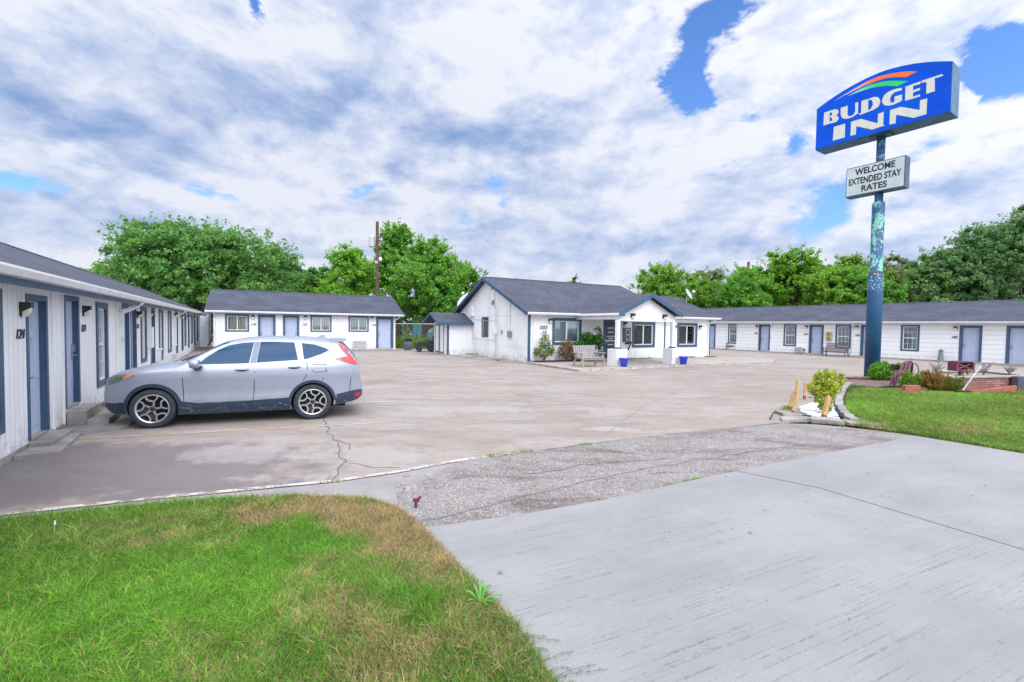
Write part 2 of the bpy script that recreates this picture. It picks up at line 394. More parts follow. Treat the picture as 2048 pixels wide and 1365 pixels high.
def shingles(name='asphalt_shingles', base=(.040, .047, .072)):
    t = NT(name); X, Y, Z = t.sep()
    cb = t.N.new('ShaderNodeCombineXYZ'); t.L.new(X, cb.inputs[0]); t.L.new(t.m('MULTIPLY', Z, 2.5), cb.inputs[1])
    br = t.N.new('ShaderNodeTexBrick'); t.L.new(cb.outputs[0], br.inputs[0]); br.inputs['Scale'].default_value = 1.0
    br.inputs['Brick Width'].default_value = .32; br.inputs['Row Height'].default_value = .145; br.inputs['Mortar Size'].default_value = .008
    br.inputs['Color1'].default_value = (base[0]*1.15, base[1]*1.15, base[2]*1.15, 1); br.inputs['Color2'].default_value = (base[0]*.75, base[1]*.75, base[2]*.78, 1)
    br.inputs['Mortar'].default_value = (base[0]*.35, base[1]*.35, base[2]*.35, 1)
    n = t.noise(.7, 6, .7, t.vec((1, 1, 2.2))); n3 = t.noise(40, 3, .7)
    col = t.mix(t.ramp(n, .38, .66, 0, .9), br.outputs['Color'], (base[0]*1.7, base[1]*1.65, base[2]*1.6))
    st = t.noise(1.3, 5, .7, t.vec((3.5, 3.5, .45)))
    col = t.mix(t.ramp(st, .44, .70, 0, .8), col, (base[0]*.45, base[1]*.45, base[2]*.5))
    col = t.mix(t.ramp(n3, .3, .8, 0, .5), col, (base[0]*1.9, base[1]*1.85, base[2]*1.8))
    t.bump(t.m('ADD', br.outputs['Fac'], t.m('MULTIPLY', n3, -.6)), .5, .01); return t.fin(col, .85)
MAT['roof'] = shingles()
def mk_ground():
    # weathered concrete lot
    t = NT('weathered_lot_concrete')
    big = t.noise(.16, 5, .6, t.vec((1, 1, 1))); mid = t.noise(.9, 7, .68, t.vec((.5, 1.2, 1)), .6); fine = t.noise(9, 6, .7); gr = t.noise(120, 3, .7)
    col = t.mix(t.ramp(big, .35, .68), (.325, .272, .232), (.255, .205, .172))
    col = t.mix(t.ramp(mid, .42, .66, 0, .85), col, (.37, .345, .32))
    col = t.mix(t.ramp(t.noise(.45, 7, .7, t.vec((.7, 1.4, 1)), .8), .52, .72, 0, .75), col, (.155, .125, .12))
    col = t.mix(t.ramp(t.noise(2.6, 8, .75, t.vec((.6, 1.6, 1)), .5), .48, .66, 0, .6), col, (.175, .145, .14))
    col = t.mix(t.ramp(t.noise(3.3, 8, .78, t.vec((1.3, .8, 1))), .58, .70, 0, .7), col, (.40, .375, .355))
    col = t.mix(t.ramp(fine, .45, .75, 0, .6), col, (.20, .17, .165))
    # oil and tyre darkening in the bays by the left wing
    X, Y, Z = t.sep()
    dx = t.m('DIVIDE', t.m('ADD', X, 5.6), 3.2); dy = t.m('DIVIDE', t.m('SUBTRACT', Y, 5.9), 1.5)
    d = t.m('ADD', t.m('MULTIPLY', dx, dx), t.m('MULTIPLY', dy, dy))
    d = t.m('SUBTRACT', 1.15, t.m('ADD', d, t.m('MULTIPLY', t.m('SUBTRACT', t.noise(1.4, 8, .76), .5), 3.6)), clamp=True)
    col = t.mix(t.m('MULTIPLY', t.ramp(d, 0, .7), .72), col, (.10, .09, .105))
    for (cx, cy, rx, ry, k) in ((-2.2, 6.7, 1.1, .55, .65), (-4.0, 6.7, .9, .5, .6), (-1.0, 10.6, 1.6, .5, .7), (1.9, 8.7, .55, .2, .9), (-2.3, 10.0, 1.0, .35, .5)):
        a = t.m('DIVIDE', t.m('SUBTRACT', X, cx), rx); b = t.m('DIVIDE', t.m('SUBTRACT', Y, cy), ry)
        e = t.m('SUBTRACT', 1.2, t.m('ADD', t.m('ADD', t.m('MULTIPLY', a, a), t.m('MULTIPLY', b, b)), t.m('MULTIPLY', t.m('SUBTRACT', t.noise(3.0, 8, .78), .5), 4.5)), clamp=True)
        col = t.mix(t.m('MULTIPLY', t.ramp(e, 0, .7), k*.8), col, (.38, .36, .345))
    col = t.mix(t.ramp(gr, .4, .65, 0, .5), col, (.19, .16, .155))
    t.bump(t.m('ADD', t.m('MULTIPLY', fine, .4), gr), .35, .006); MAT['lot'] = t.fin(col, .85)
    # broken asphalt with gravel
    t = NT('worn_gravel_asphalt')
    vo = t.N.new('ShaderNodeTexVoronoi'); vo.inputs['Scale'].default_value = 75; t.L.new(t.tc.outputs['Object'], vo.inputs[0])
    v2 = t.N.new('ShaderNodeTexVoronoi'); v2.inputs['Scale'].default_value = 30; t.L.new(t.tc.outputs['Object'], v2.inputs[0])
    col = t.mix(t.ramp(t.noise(1.2, 6, .65, t.vec((.8, 1.3, 1))), .4, .68), (.255, .235, .225), (.165, .148, .142))
    sv = t.N.new('ShaderNodeSeparateColor'); t.L.new(vo.outputs['Color'], sv.inputs[0])
    col = t.mix(t.ramp(sv.outputs[0], .2, .9, 0, .75), col, (.15, .135, .13))
    col = t.mix(t.ramp(sv.outputs[1], .78, .9, 0, .6), col, (.50, .48, .455))
    s2 = t.N.new('ShaderNodeSeparateColor'); t.L.new(v2.outputs['Color'], s2.inputs[0])
    col = t.mix(t.m('MULTIPLY', t.ramp(s2.outputs[0], .8, .95), t.ramp(t.noise(1.5, 4), .5, .6)), col, (.16, .10, .09))
    col = t.mix(t.m('MULTIPLY', t.ramp(t.noise(1.1, 6, .7, t.vec((.55, 1.5, 1)), 1.), .50, .64), t.ramp(t.noise(28, 4, .8), .38, .56)), col, (.10, .068, .062))
    t.bump(t.m('SUBTRACT', t.noise(50, 3), vo.outputs['Distance']), .5, .006); MAT['gravel'] = t.fin(col, .9)
    # broom finished driveway
    t = NT('broomed_driveway_concrete')
    m_ = t.N.new('ShaderNodeMapping'); m_.inputs['Rotation'].default_value = (0, 0, -rad(25)); t.L.new(t.tc.outputs['Object'], m_.inputs[0])
    m2 = t.N.new('ShaderNodeMapping'); m2.inputs['Scale'].default_value = (.7, 48, 1); t.L.new(m_.outputs[0], m2.inputs[0])
    st = t.noise(1.0, 3, .6, m2.outputs[0]); msk = t.noise(.8, 5, .65)
    m3 = t.N.new('ShaderNodeMapping'); m3.inputs['Scale'].default_value = (.7, 1.5, 1); t.L.new(m_.outputs[0], m3.inputs[0])
    col = t.mix(t.ramp(t.noise(.8, 6, .65, m3.outputs[0]), .3, .7), (.292, .289, .290), (.230, .228, .232))
    col = t.mix(t.ramp(t.noise(6, 6, .75), .5, .8, 0, .5), col, (.19, .19, .20))
    X, Y, Z = t.sep()
    near = t.ramp(t.m('ADD', Y, t.m('MULTIPLY', msk, 3.0)), 4.6, 7.6, 1., .12)
    line = t.m('MULTIPLY', t.m('MULTIPLY', t.m('MULTIPLY', t.ramp(st, .54, .64), t.ramp(t.noise(22, 5, .75), .42, .56)), t.ramp(msk, .36, .52)), near)
    col = t.mix(t.m('MULTIPLY', line, .7), col, (.11, .11, .13))
    gr = t.noise(150, 3, .7); col = t.mix(t.ramp(gr, .50, .66, 0, .75), col, (.145, .143, .15))
    col = t.mix(t.ramp(t.noise(9, 2, .5), .745, .76, 0, .7), col, (.10, .10, .11))
    t.bump(t.m('ADD', t.m('MULTIPLY', st, 1.), t.m('MULTIPLY', gr, .5)), .35, .006); MAT['drive'] = t.fin(col, .8)
    t = NT('old_kerb_concrete'); col = t.mix(t.ramp(t.noise(1.5, 6, .7), .35, .7), (.34, .32, .305), (.19, .175, .17))
    col = t.mix(t.ramp(t.noise(25, 4, .7), .5, .75, 0, .5), col, (.17, .15, .15)); t.bump(t.noise(40, 4, .7), .5, .01); MAT['kerb'] = t.fin(col, .9)
    t = NT('walk_concrete'); col = t.mix(t.ramp(t.noise(.9, 6, .7), .35, .7), (.37, .335, .30), (.27, .24, .215))
    col = t.mix(t.ramp(t.noise(18, 4, .7), .5, .75, 0, .4), col, (.22, .19, .18)); t.bump(t.noise(60, 3, .7), .4, .006); MAT['walk'] = t.fin(col, .9)
    t = NT('apron_asphalt'); col = t.mix(t.ramp(t.noise(1.3, 6, .7), .35, .7), (.24, .222, .225), (.31, .29, .285))
    col = t.mix(t.ramp(t.noise(60, 4, .7), .5, .7, 0, .5), col, (.17, .155, .16)); t.bump(t.noise(90, 3, .7), .5, .008); MAT['apron'] = t.fin(col, .9)
    t = NT('lawn_soil'); col = t.mix(t.ramp(t.noise(2, 6, .7), .4, .65), (.14, .115, .06), (.08, .11, .025))
    t.bump(t.noise(30, 4), .6, .02); MAT['soil'] = t.fin(col, .95)
    t = NT('worn_line_paint'); n = t.noise(7, 6, .75); n2 = t.noise(1.5, 4)
    col = t.mix(t.ramp(n2, .4, .65), (.52, .45, .42), (.50, .36, .19))
    MAT['line_y'] = t.fin(col, .8); t.b.inputs['Alpha'].default_value = 1; t.L.new(t.ramp(n, .34, .46, .25, 1), t.b.inputs['Alpha'])
    t = NT('worn_edge_paint'); n = t.noise(5, 7, .8); n2 = t.noise(.9, 5)
    col = t.mix(t.ramp(n2, .42, .6), (.56, .47, .45), (.55, .54, .53)); col = t.mix(t.ramp(t.noise(2.2, 4), .62, .68), col, (.62, .42, .14))
    MAT['line_w'] = t.fin(col, .8); t.L.new(t.ramp(n, .42, .54, .05, .95), t.b.inputs['Alpha'])
    t = NT('faint_line_paint'); n = t.noise(6, 6, .8)
    MAT['line_f'] = t.fin((.62, .50, .40), .8); t.L.new(t.ramp(n, .46, .62, .0, .75), t.b.inputs['Alpha'])
mk_ground()
# ------------------------------------------------------------------ ground, roads and markings
def poly_struct(name, poly, z, mat, thick=0.):
    b = MB()
    if thick: b.prism(poly, lambda x, y: (x, y, z-thick), lambda x, y: (x, y, z))
    else: b.sheet(poly, z)
    return b.build(name, mat, kind='structure')
def strip_poly(pts, w):
    L_, R_ = [], []
    for i, p in enumerate(pts):
        a = Vector(pts[max(i-1, 0)]); c = Vector(pts[min(i+1, len(pts)-1)]); d = (c-a).normalized(); n = Vector((-d.y, d.x))*w/2
        L_.append((p[0]+n.x, p[1]+n.y)); R_.append((p[0]-n.x, p[1]-n.y))
    return L_, R_
def strip(b, pts, w, z):
    L_, R_ = strip_poly(pts, w); n = len(pts)
    b.add([(x, y, z) for x, y in L_]+[(x, y, z) for x, y in R_], [(i, n+i, n+i+1, i+1) for i in range(n-1)]); return b
def wob(pts, step=.15, amp=.02, seed=1):
    out = []
    for i in range(len(pts)-1):
        a = Vector(pts[i]); c = Vector(pts[i+1]); k = max(1, int((c-a).length/step)); n = Vector((-(c-a).y, (c-a).x)).normalized()
        for j in range(k):
            p = a.lerp(c, j/k); q = p+n*amp*2*noise.noise(Vector((p.x*4, p.y*4, seed))); out.append((q.x, q.y))
    out.append(tuple(pts[-1])); return out

def far_ground():
    t = NT('far_ground_grass'); col = t.mix(t.ramp(t.noise(.25, 6, .7), .4, .65), (.07, .13, .025), (.13, .14, .05))
    return t.fin(col, .95)
MAT['field'] = far_ground()
poly_struct('ground', [(-900, -200), (900, -200), (900, 1500), (-900, 1500)], -.05, MAT['field'])
EDGE = [(-12, 1.62), (-5.05, 4.46), (-3.93, 4.92), (-2.21, 5.53), (-1.45, 5.96), (-.66, 6.56), (.8, 7.32), (2.2, 8.02), (3.62, 8.66), (5.0, 9.25), (5.68, 9.50)]
LOTR = [(5.68, 9.50), (6.3, 9.62), (7.3, 10.3), (8.3, 11.6), (10.3, 14.1), (12.3, 16.0), (14.5, 17.3), (22, 19.5), (36, 22), (60, 26)]
poly_struct('parking_lot', wob(EDGE, .25, .01)+LOTR[1:]+[(60, 60), (-45, 60), (-45, 1.62)], 0, MAT['lot'])
# asphalt apron between the painted edge and the lawn
poly_struct('asphalt_apron', [(-12, .9), (-12, 1.62)]+EDGE[1:6]+[(.2, 6.6), (.4, 5.2), (-.2, 4.3), (-.9, 3.9), (-1.3, 3.8), (-5, 3.2)], -.006, MAT['apron'])
poly_struct('gravel_strip', wob([(-.72, 6.50), (.8, 7.28), (2.2, 7.98), (3.62, 8.62), (5.0, 9.21), (5.68, 9.46), (6.35, 9.35), (6.9, 9.1), (7.54, 8.60), (9, 8.6), (8.9, 7.6), (5.5, 7.0), (3.4, 5.9), (.6, 4.4), (-.9, 3.9), (-1.02, 4.45), (-1.3, 5.2), (-1.0, 5.9)], .2, .03, 4), .004, MAT['gravel'])
DR = [(-.81, 4.28), (.1, 4.62), (1.01, 5.02), (2.2, 5.68), (3.33, 6.28), (4.45, 6.85), (5.57, 7.42), (6.6, 7.93), (7.5, 8.42)]
poly_struct('driveway', DR+[(7.9, 7.8), (8.24, 7.26), (9.6, 4.6), (9.5, -8), (3, -8), (1.6, -.6), (.62, 1.7), (.19, 2.44), (-.31, 3.36)], .02, MAT['drive'], .12)
b = MB(); dk = paint('joint_dark', (.10, .095, .10), .9, .2, 8)
strip(b, wob([(3.08, 6.15), (3.79, 5.52), (4.59, 4.0), (5.6, 2.1)], .2, .004), .010, .0245)
b.build('driveway_joint', dk, kind='structure')
# crack across the lot, running from under the car to the painted edge
MAT['crack'] = paint('crack_dirt', (.15, .13, .12), .95, .2, 8)
CR = [(-3.95, 9.7), (-3.75, 9.08), (-3.45, 8.5), (-3.17, 7.94), (-2.95, 7.6), (-2.64, 6.99), (-2.5, 6.6), (-2.33, 6.36), (-2.30, 6.05), (-2.23, 5.83), (-2.2, 5.56)]
b = MB(); strip(b, wob(CR, .07, .035, 3), .022, .004); strip(b, wob([(-2.95, 7.6), (-2.6, 7.35), (-2.5, 7.0)], .08, .04, 7), .015, .0042)
strip(b, wob([(-2.33, 6.36), (-2.0, 6.2), (-1.5, 6.15)], .08, .04, 8), .012, .0042)
b.build('pavement_crack', MAT['crack'], kind='structure')
MAT['patchc'] = paint('crack_patch_mortar', (.30, .275, .255), .9, .18, 4)
b = MB(); L_, R_ = strip_poly(wob([(-3.3, 8.2), (-2.64, 6.99), (-2.33, 6.36), (-2.2, 5.6)], .12, .06, 9), .15); n = len(L_)
b.add([(x, y, .0022) for x, y in L_]+[(x, y, .0022) for x, y in R_], [(i, n+i, n+i+1, i+1) for i in range(n-1)]); b.build('crack_mortar', MAT['patchc'], kind='structure')
b = MB()
for pts, w in (([(-.5, 6.62), (.8, 7.3), (2.2, 8.0), (3.62, 8.64), (5.6, 9.48)], .035), ([(6, 13), (2, 11.7), (-1, 12.0), (-6, 13.4)], .02), ([(1.6, 8.0), (3.4, 11.5), (6.2, 15.5), (9, 21)], .018), ([(9.5, 14.8), (4, 18), (-3, 22.5)], .02), ([(-8, 16), (-2, 18), (3, 20)], .018)):
    strip(b, wob(pts, .3, .012, w*99), w*.6 if w < .03 else w, .0035)
b.build('slab_joint', paint('faint_joint', (.24, .205, .20), .9, .2, 5), kind='structure')
b = MB(); strip(b, wob([(-.9, 4.4), (.3, 5.25), (1.6, 6.1), (3.2, 6.9), (5.0, 7.7)], .1, .03, 2), .014, .009); strip(b, wob([(.2, 5.9), (1.3, 6.5), (2.4, 6.75)], .1, .05, 5), .018, .009)
b.build('asphalt_crack', paint('soft_asphalt_crack', (.22, .20, .20), .95, .2, 8), kind='structure')
# painted edge line and bay lines
b = MB(); strip(b, wob([(-12, 1.64), (-5.05, 4.50), (-3.93, 4.96), (-2.21, 5.57), (-1.45, 6.0), (-.66, 6.58), (.15, 6.98)], .1, .006), .085, .006); b.build('edge_line', MAT['line_w'], kind='structure')
b = MB(); strip(b, wob([(-7.22, 7.36), (-2.36, 9.03)], .2, .003), .052, .006); b.build('bay_line', MAT['line_y'], kind='structure')
b = MB(); strip(b, [(-3.9, 11.2), (-2.9, 11.5)], .1, .006); b.build('bay_line', MAT['line_y'], kind='structure')
b = MB()
for s0 in (7.5, 11.5, 15.2, 3.6):
    p = (30.11-.5446*s0, 27.76+.8387*s0); q = (p[0]-.8387*1.2-.2, p[1]-.5446*1.2+.3); r_ = (q[0]-4.1, q[1]-1.3)
    strip(b, [q, r_], .1, .006)
strip(b, [(13.2, 25.6), (17.0, 26.9)], .1, .006); strip(b, [(16.5, 21.5), (22.5, 22.6)], .1, .006)
b.build('bay_line', MAT['line_f'], kind='structure')

# ------------------------------------------------------------------ building kit (local x runs right as you face the wall, y goes into the building)
def wall(b, x0, x1, z0, z1, holes=(), y=0., depth=.12):
    """front sheet with real openings and their reveals; holes: (x0,x1,z0,z1)"""
    xs = sorted({x0, x1, *[h[0] for h in holes], *[h[1] for h in holes]}); zs = sorted({z0, z1, *[h[2] for h in holes], *[h[3] for h in holes]})
    xs = [v for v in xs if x0-1e-6 <= v <= x1+1e-6]; zs = [v for v in zs if z0-1e-6 <= v <= z1+1e-6]
    for i in range(len(xs)-1):
        for j in range(len(zs)-1):
            cx, cz = (xs[i]+xs[i+1])/2, (zs[j]+zs[j+1])/2
            if any(h[0] < cx < h[1] and h[2] < cz < h[3] for h in holes): continue
            b.add([(xs[i], y, zs[j]), (xs[i+1], y, zs[j]), (xs[i+1], y, zs[j+1]), (xs[i], y, zs[j+1])], [(0, 1, 2, 3)])
    for h in holes:
        a, c, e, g = h; d = y+depth
        b.add([(a, y, e), (a, d, e), (a, d, g), (a, y, g)], [(0, 1, 2, 3)]); b.add([(c, y, e), (c, d, e), (c, d, g), (c, y, g)], [(3, 2, 1, 0)])
        b.add([(a, y, g), (c, y, g), (c, d, g), (a, d, g)], [(0, 1, 2, 3)]); b.add([(a, y, e), (c, y, e), (c, d, e), (a, d, e)], [(3, 2, 1, 0)])
def ring(b, x0, x1, z0, z1, w, y0, y1, sill=True):
    b.box(x0-w, x0, y0, y1, z0-(w if sill else 0), z1+w); b.box(x1, x1+w, y0, y1, z0-(w if sill else 0), z1+w)
    b.box(x0, x1, y0, y1, z1, z1+w)
    if sill: b.box(x0, x1, y0, y1, z0-w, z0)
def window(par, x0, x1, z0, z1, kind='slide', trim=.11, cur='curtain', trimm=None):
    """x0..z1 is the outer trim rectangle; returns the opening"""
    a, c, e, g = x0+trim, x1-trim, z0+trim, z1-trim
    b = MB(); ring(b, a, c, e, g, trim, -.028, .02); w = b.build('window', trimm or MAT['blue'], par)
    s = MB(); ring(s, a+.045, c-.045, e+.045, g-.045, .045, .03, .085)
    if kind == 'slide': mx = (a+c)/2; s.box(mx-.028, mx+.028, .025, .08, e+.045, g-.045)
    if kind == 'hung':
        mz = (e+g)/2; s.box(a+.045, c-.045, .028, .082, mz-.028, mz+.028)
    if kind in ('hung', 'grid'):
        for k in (1, 2): x = a+(c-a)*k/3; s.box(x-.008, x+.008, .058, .072, e+.045, g-.045)
        for q0, q1 in ((e, (e+g)/2), ((e+g)/2, g)):
            z = (q0+q1)/2; s.box(a+.045, c-.045, .057, .073, z-.008, z+.008)
    s.build('sash', MAT['sash'], w)
    gl = MB(); gl.box(a+.02, c-.02, .074, .078, e+.02, g-.02); gl.build('glass', MAT['glass'], w)
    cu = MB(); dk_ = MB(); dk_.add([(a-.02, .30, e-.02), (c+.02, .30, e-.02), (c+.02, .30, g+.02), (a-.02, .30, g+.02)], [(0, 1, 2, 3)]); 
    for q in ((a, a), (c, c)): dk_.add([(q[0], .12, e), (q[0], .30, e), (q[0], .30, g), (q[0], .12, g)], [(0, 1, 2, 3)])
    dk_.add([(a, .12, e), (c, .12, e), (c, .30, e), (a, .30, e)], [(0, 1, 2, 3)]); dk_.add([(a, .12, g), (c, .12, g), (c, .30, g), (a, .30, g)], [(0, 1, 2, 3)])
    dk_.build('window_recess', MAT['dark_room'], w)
    if cur:
        n = 40; spans = {'curtain': ((a, c),), 'curtain_w': ((a, c),), 'blind': ((a, c),), 'half': ((a, a+(c-a)*.62),), 'sides': ((a, a+(c-a)*.30), (c-(c-a)*.28, c))}[cur]
        for u0, u1 in spans:
            P = []; k = max(8, int((u1-u0)*40))
            for i in range(k+1):
                x = u0+(u1-u0)*i/k; y = .112+.018*math.sin(x*42+2*math.sin(x*7)); P += [(x, y, e), (x, y, g)]
            cu.add(P, [(2*i, 2*i+2, 2*i+3, 2*i+1) for i in range(k)])
        cu.build('curtain', MAT[{'half': 'curtain', 'sides': 'curtain_w'}.get(cur, cur)], w, smooth=True)
    return (a, c, e, g)
def door(par, x0, x1, z0, z1, frame=.13, handle='left', recess=.13, proud=.03, slab='door', framem=None, name='door', panels=True):
    a, c, g = x0+frame, x1-frame, z1-frame
    f = MB(); ring(f, a, c, z0, g, frame, -proud, .015, sill=False)
    f.box(a-.02, a+.012, .015, recess, z0, g+.02); f.box(c-.012, c+.02, .015, recess, z0, g+.02); f.box(a, c, .015, recess, g-.012, g+.02)
    s = MB(); y = recess-.01; s.box(a, c, y, y+.045, z0+.01, g)
    if panels:
        W = c-a; H = g-z0
        for px0, px1 in ((.13, .46), (.54, .87)):
            for pz0, pz1 in ((.07, .36), (.42, .74), (.80, .93)):
                ring(s, a+W*px0+.02, a+W*px1-.02, z0+H*pz0+.02, z0+H*pz1-.02, .02, y-.008, y+.002)
                s.box(a+W*px0+.045, a+W*px1-.045, y-.006, y+.002, z0+H*pz0+.045, z0+H*pz1-.045)
    d = s.build(name, MAT[slab], par, bevel=.004); f.build('door_frame', framem or MAT['blue'], d)
    hx = a+.09 if handle == 'left' else c-.09; sg = 1 if handle == 'left' else -1
    h = MB(); h.box(hx-.035, hx+.035, y-.03, y, z0+.86, z0+1.14); h.box(hx-.045, hx+.045, y-.05, y-.005, z0+1.0, z0+1.13)
    h.tube([(hx, y-.02, z0+.93), (hx, y-.075, z0+.93), (hx+sg*.11, y-.075, z0+.93)], .011, 8); h.build('door_handle', MAT['steel'], d)
    k = MB(); k.lathe([(.012, 0), (.012, .012), (.006, .014)], 10, ((a+c)/2, -y+.005, 0), 'z'); 
    pk = MB(); pk.tube([((a+c)/2, y+.002, z0+1.52), ((a+c)/2, y-.012, z0+1.52)], .016, 10); pk.build('peephole', MAT['steel'], d)
    t = MB(); t.box(a-.01, c+.01, -.01, recess+.05, z0-.02, z0+.012); t.build('threshold', MAT['walk'], d)
    return (a-.02, c+.02, z0, g+.02)
def lamp(par, x, z, y=0., s=1.):
    b = MB(); b.box(x-.075*s, x+.075*s, y-.03, y, z-.14*s, z+.13*s)
    b.prism([(-.16*s, .13*s), (0, .13*s), (0, -.05*s), (-.03*s, -.06*s), (-.16*s, .03*s)], lambda p, q: (x-.085*s, y+p, z+q), lambda p, q: (x+.085*s, y+p, z+q))
    w = b.build('wall_lamp', MAT['black'], par)
    g = MB(); g.prism([(-.145*s, .022*s), (-.035*s, -.062*s), (-.035*s, -.15*s), (-.07*s, -.15*s), (-.125*s, -.07*s)], lambda p, q: (x-.07*s, y+p, z+q), lambda p, q: (x+.07*s, y+p, z+q))
    g.build('lamp_glass', MAT['lampglass'], w); return w
def downpipe(par, x, ztop, z0, y=-.05, ov=.4, w=.085, side=0.):
    b = MB(); pts = [(x+side, -ov+.02, ztop), (x+side, -ov+.03, ztop-.08), (x+side*.7, -ov*.5, ztop-.24), (x, y, ztop-.36), (x, y, z0+.12), (x, y-.12, z0+.03)]
    for i in range(len(pts)-1): b.bar(pts[i], pts[i+1], w, w*.75, (1, 0, 0))
    return b.build('downpipe', MAT['white'], par)
def ac_unit(par, x0, x1, z0, z1, y=0.):
    b = MB(); b.box(x0, x1, y-.14, y, z0, z1); a = b.build('air_conditioner', MAT['white'], par)
    g = MB(); n = 9
    for i in range(n): z = z0+.05+(z1-z0-.1)*i/(n-1); g.box(x0+.04, x1-.04, y-.152, y-.142, z-.006, z+.006)
    for i in range(5): x = x0+.04+(x1-x0-.08)*i/4; g.box(x-.006, x+.006, y-.156, y-.146, z0+.05, z1-.05)
    g.build('grille', paint('ac_grille', (.20, .20, .21), .6, .1, 4) if 'grille' not in MAT else MAT['grille'], a); return a
MAT['grille'] = paint('ac_grille_dark', (.16, .16, .17), .6, .1, 4)
def text_mesh(s, size, ext=.004, bold=0., shear=0., align='CENTER', sx=1.):
    cu = bpy.data.curves.new('txt', 'FONT'); cu.body = s; cu.size = size; cu.extrude = ext; cu.offset = bold; cu.shear = shear; cu.align_x = align; cu.align_y = 'CENTER'
    o = bpy.data.objects.new('txt', cu); C.objects.link(o)
    dg = bpy.context.evaluated_depsgraph_get(); me = bpy.data.meshes.new_from_object(o.evaluated_get(dg)); bpy.data.objects.remove(o); bpy.data.curves.remove(cu)
    for v in me.vertices: v.co.x *= sx
    return me
def text(name, s, par, x, y, z, size, mat, bold=0., shear=0., ext=.006, fit=None, rz=0.):
    me = text_mesh(s, size, ext, bold, shear)
    me.name = name; me.materials.clear(); me.materials.append(mat)
    xs = [v.co.x for v in me.vertices]; ys = [v.co.y for v in me.vertices]
    if fit:   # fit to a rectangle (x0,x1,z0,z1)
        a, c = min(xs), max(xs); e, g = min(ys), max(ys)
        for v in me.vertices: v.co.x = fit[0]+(v.co.x-a)/(c-a)*(fit[1]-fit[0]); v.co.y = fit[2]+(v.co.y-e)/(g-e)*(fit[3]-fit[2])
    for v in me.vertices: X, Y, Z = v.co; v.co = (X+(0 if fit else x), y-Z, Y+(0 if fit else z))
    o = bpy.data.objects.new(name, me); C.objects.link(o); o.parent = par; return o
def gable_roof(par, x0, x1, yf, yb, ze, zr, yr, name='roof', th=.10, oh_f=.4, mat=None):
    """front eave at y=yf height ze, ridge at y=yr height zr, back eave at yb"""
    b = MB(); sl = (zr-ze)/(yr-yf); zb = zr-sl*(yb-yr)
    prof = [(yf, ze), (yr, zr), (yb, zb), (yb, zb-th), (yr, zr-th), (yf, ze-th)]
    b.prism(prof, lambda y, z: (x0, y, z), lambda y, z: (x1, y, z))
    r = b.build(name, mat or MAT['roof'], par)
    rc = MB(); n = int((x1-x0)/.3)
    for i in range(n):
        xx = x0+.02+i*.3; rc.prism([(yr-.13, zr-.13*sl+.012), (yr, zr+.014), (yr+.13, zr-.13*sl+.012), (yr, zr+.030)], lambda y, z: (xx, y, z+.004*(i % 2)), lambda y, z: (xx+.29, y, z+.012+.004*(i % 2)))
    rc.build('ridge_cap', mat or MAT['roof'], r)
    return r, zb
def gutter(par, x0, x1, yf, ze, h=.11, d=.11, mat=None):
    b = MB(); b.prism([(yf+.01, ze-.02), (yf-d, ze-.02), (yf-d-.005, ze-.05), (yf-d+.035, ze-h-.01), (yf+.01, ze-h-.02), (yf+.01, ze-h-.005), (yf-d+.045, ze-h+.005), (yf-d+.012, ze-.05), (yf-d+.012, ze-.032), (yf, ze-.032)], lambda y, z: (x0, y, z), lambda y, z: (x1, y, z))
    return b.build('gutter', mat or MAT['white'], par)
MAT['num'] = paint('black_number', (.01, .012, .03), .4, .05, 2, bump=0)

def bx(par, name, mat, *boxes, bevel=0.):
    b = MB()
    for q in boxes: b.box(*q)
    return b.build(name, mat, par, bevel=bevel)

# ------------------------------------------------------------------ left wing (rooms 124 to the far end)
lw = thing('motel_wing', 'long white motel wing with room 124, running away behind the parked car', 'motel building', (-6.75, 5.98, 0), rad(120.5))
holes = []
X0, X1, Z0, ZT = -7.0, 32.6, .02, 2.52
doors_l = [(.90, 1.76, .13, 2.33), (2.56, 3.44, .34, 2.40), (7.15, 8.0, .40, 2.42), (8.15, 8.98, .40, 2.42), (11.4, 12.3, .42, 2.42), (18.1, 19.05, .42, 2.42), (20.5, 21.4, .42, 2.42), (23.7, 24.6, .42, 2.42), (27.4, 28.3, .42, 2.42), (-4.2, -3.3, .1, 2.33)]
wins_l = [(4.61, 5.56, .46, 2.35), (9.63, 10.58, .62, 2.4), (13.2, 14.2, .66, 2.4), (15.6, 16.6, .60, 2.4), (21.9, 22.7, .6, 2.38), (25.4, 26.4, .6, 2.38), (29.6, 30.5, .6, 2.38), (-1.15, .08, .43, 2.35)]
for i, d_ in enumerate(doors_l): holes.append(door(lw, *d_, frame=.085, handle='right' if i == 1 else 'left', recess=.085, proud=.012))
for w_ in wins_l: holes.append(window(lw, *w_, kind='hung', trim=.13, cur='blind'))
b = MB(); wall(b, X0, X1, Z0, ZT, holes); 
b.add([(X1, 0, Z0), (X1, 6.2, Z0), (X1, 6.2, ZT), (X1, 0, ZT)], [(0, 1, 2, 3)]); b.add([(X1, 0, ZT), (X1, 6.2, ZT), (X1, 3.1, ZT+1.33)], [(0, 1, 2)])
b.add([(X0, 0, Z0), (X0, 6.2, Z0), (X0, 6.2, ZT), (X0, 0, ZT)], [(3, 2, 1, 0)]); b.add([(X0, 0, ZT), (X0, 6.2, ZT), (X0, 3.1, ZT+1.33)], [(2, 1, 0)]); b.add([(X0, 6.2, Z0), (X1, 6.2, Z0), (X1, 6.2, ZT), (X0, 6.2, ZT)], [(3, 2, 1, 0)])
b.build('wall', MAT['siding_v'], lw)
gable_roof(lw, X0-.3, X1+.3, -.36, 6.56, 2.60, 4.08, 3.1)
gutter(lw, X0-.3, X1+.3, -.37, 2.60, .12, .12)
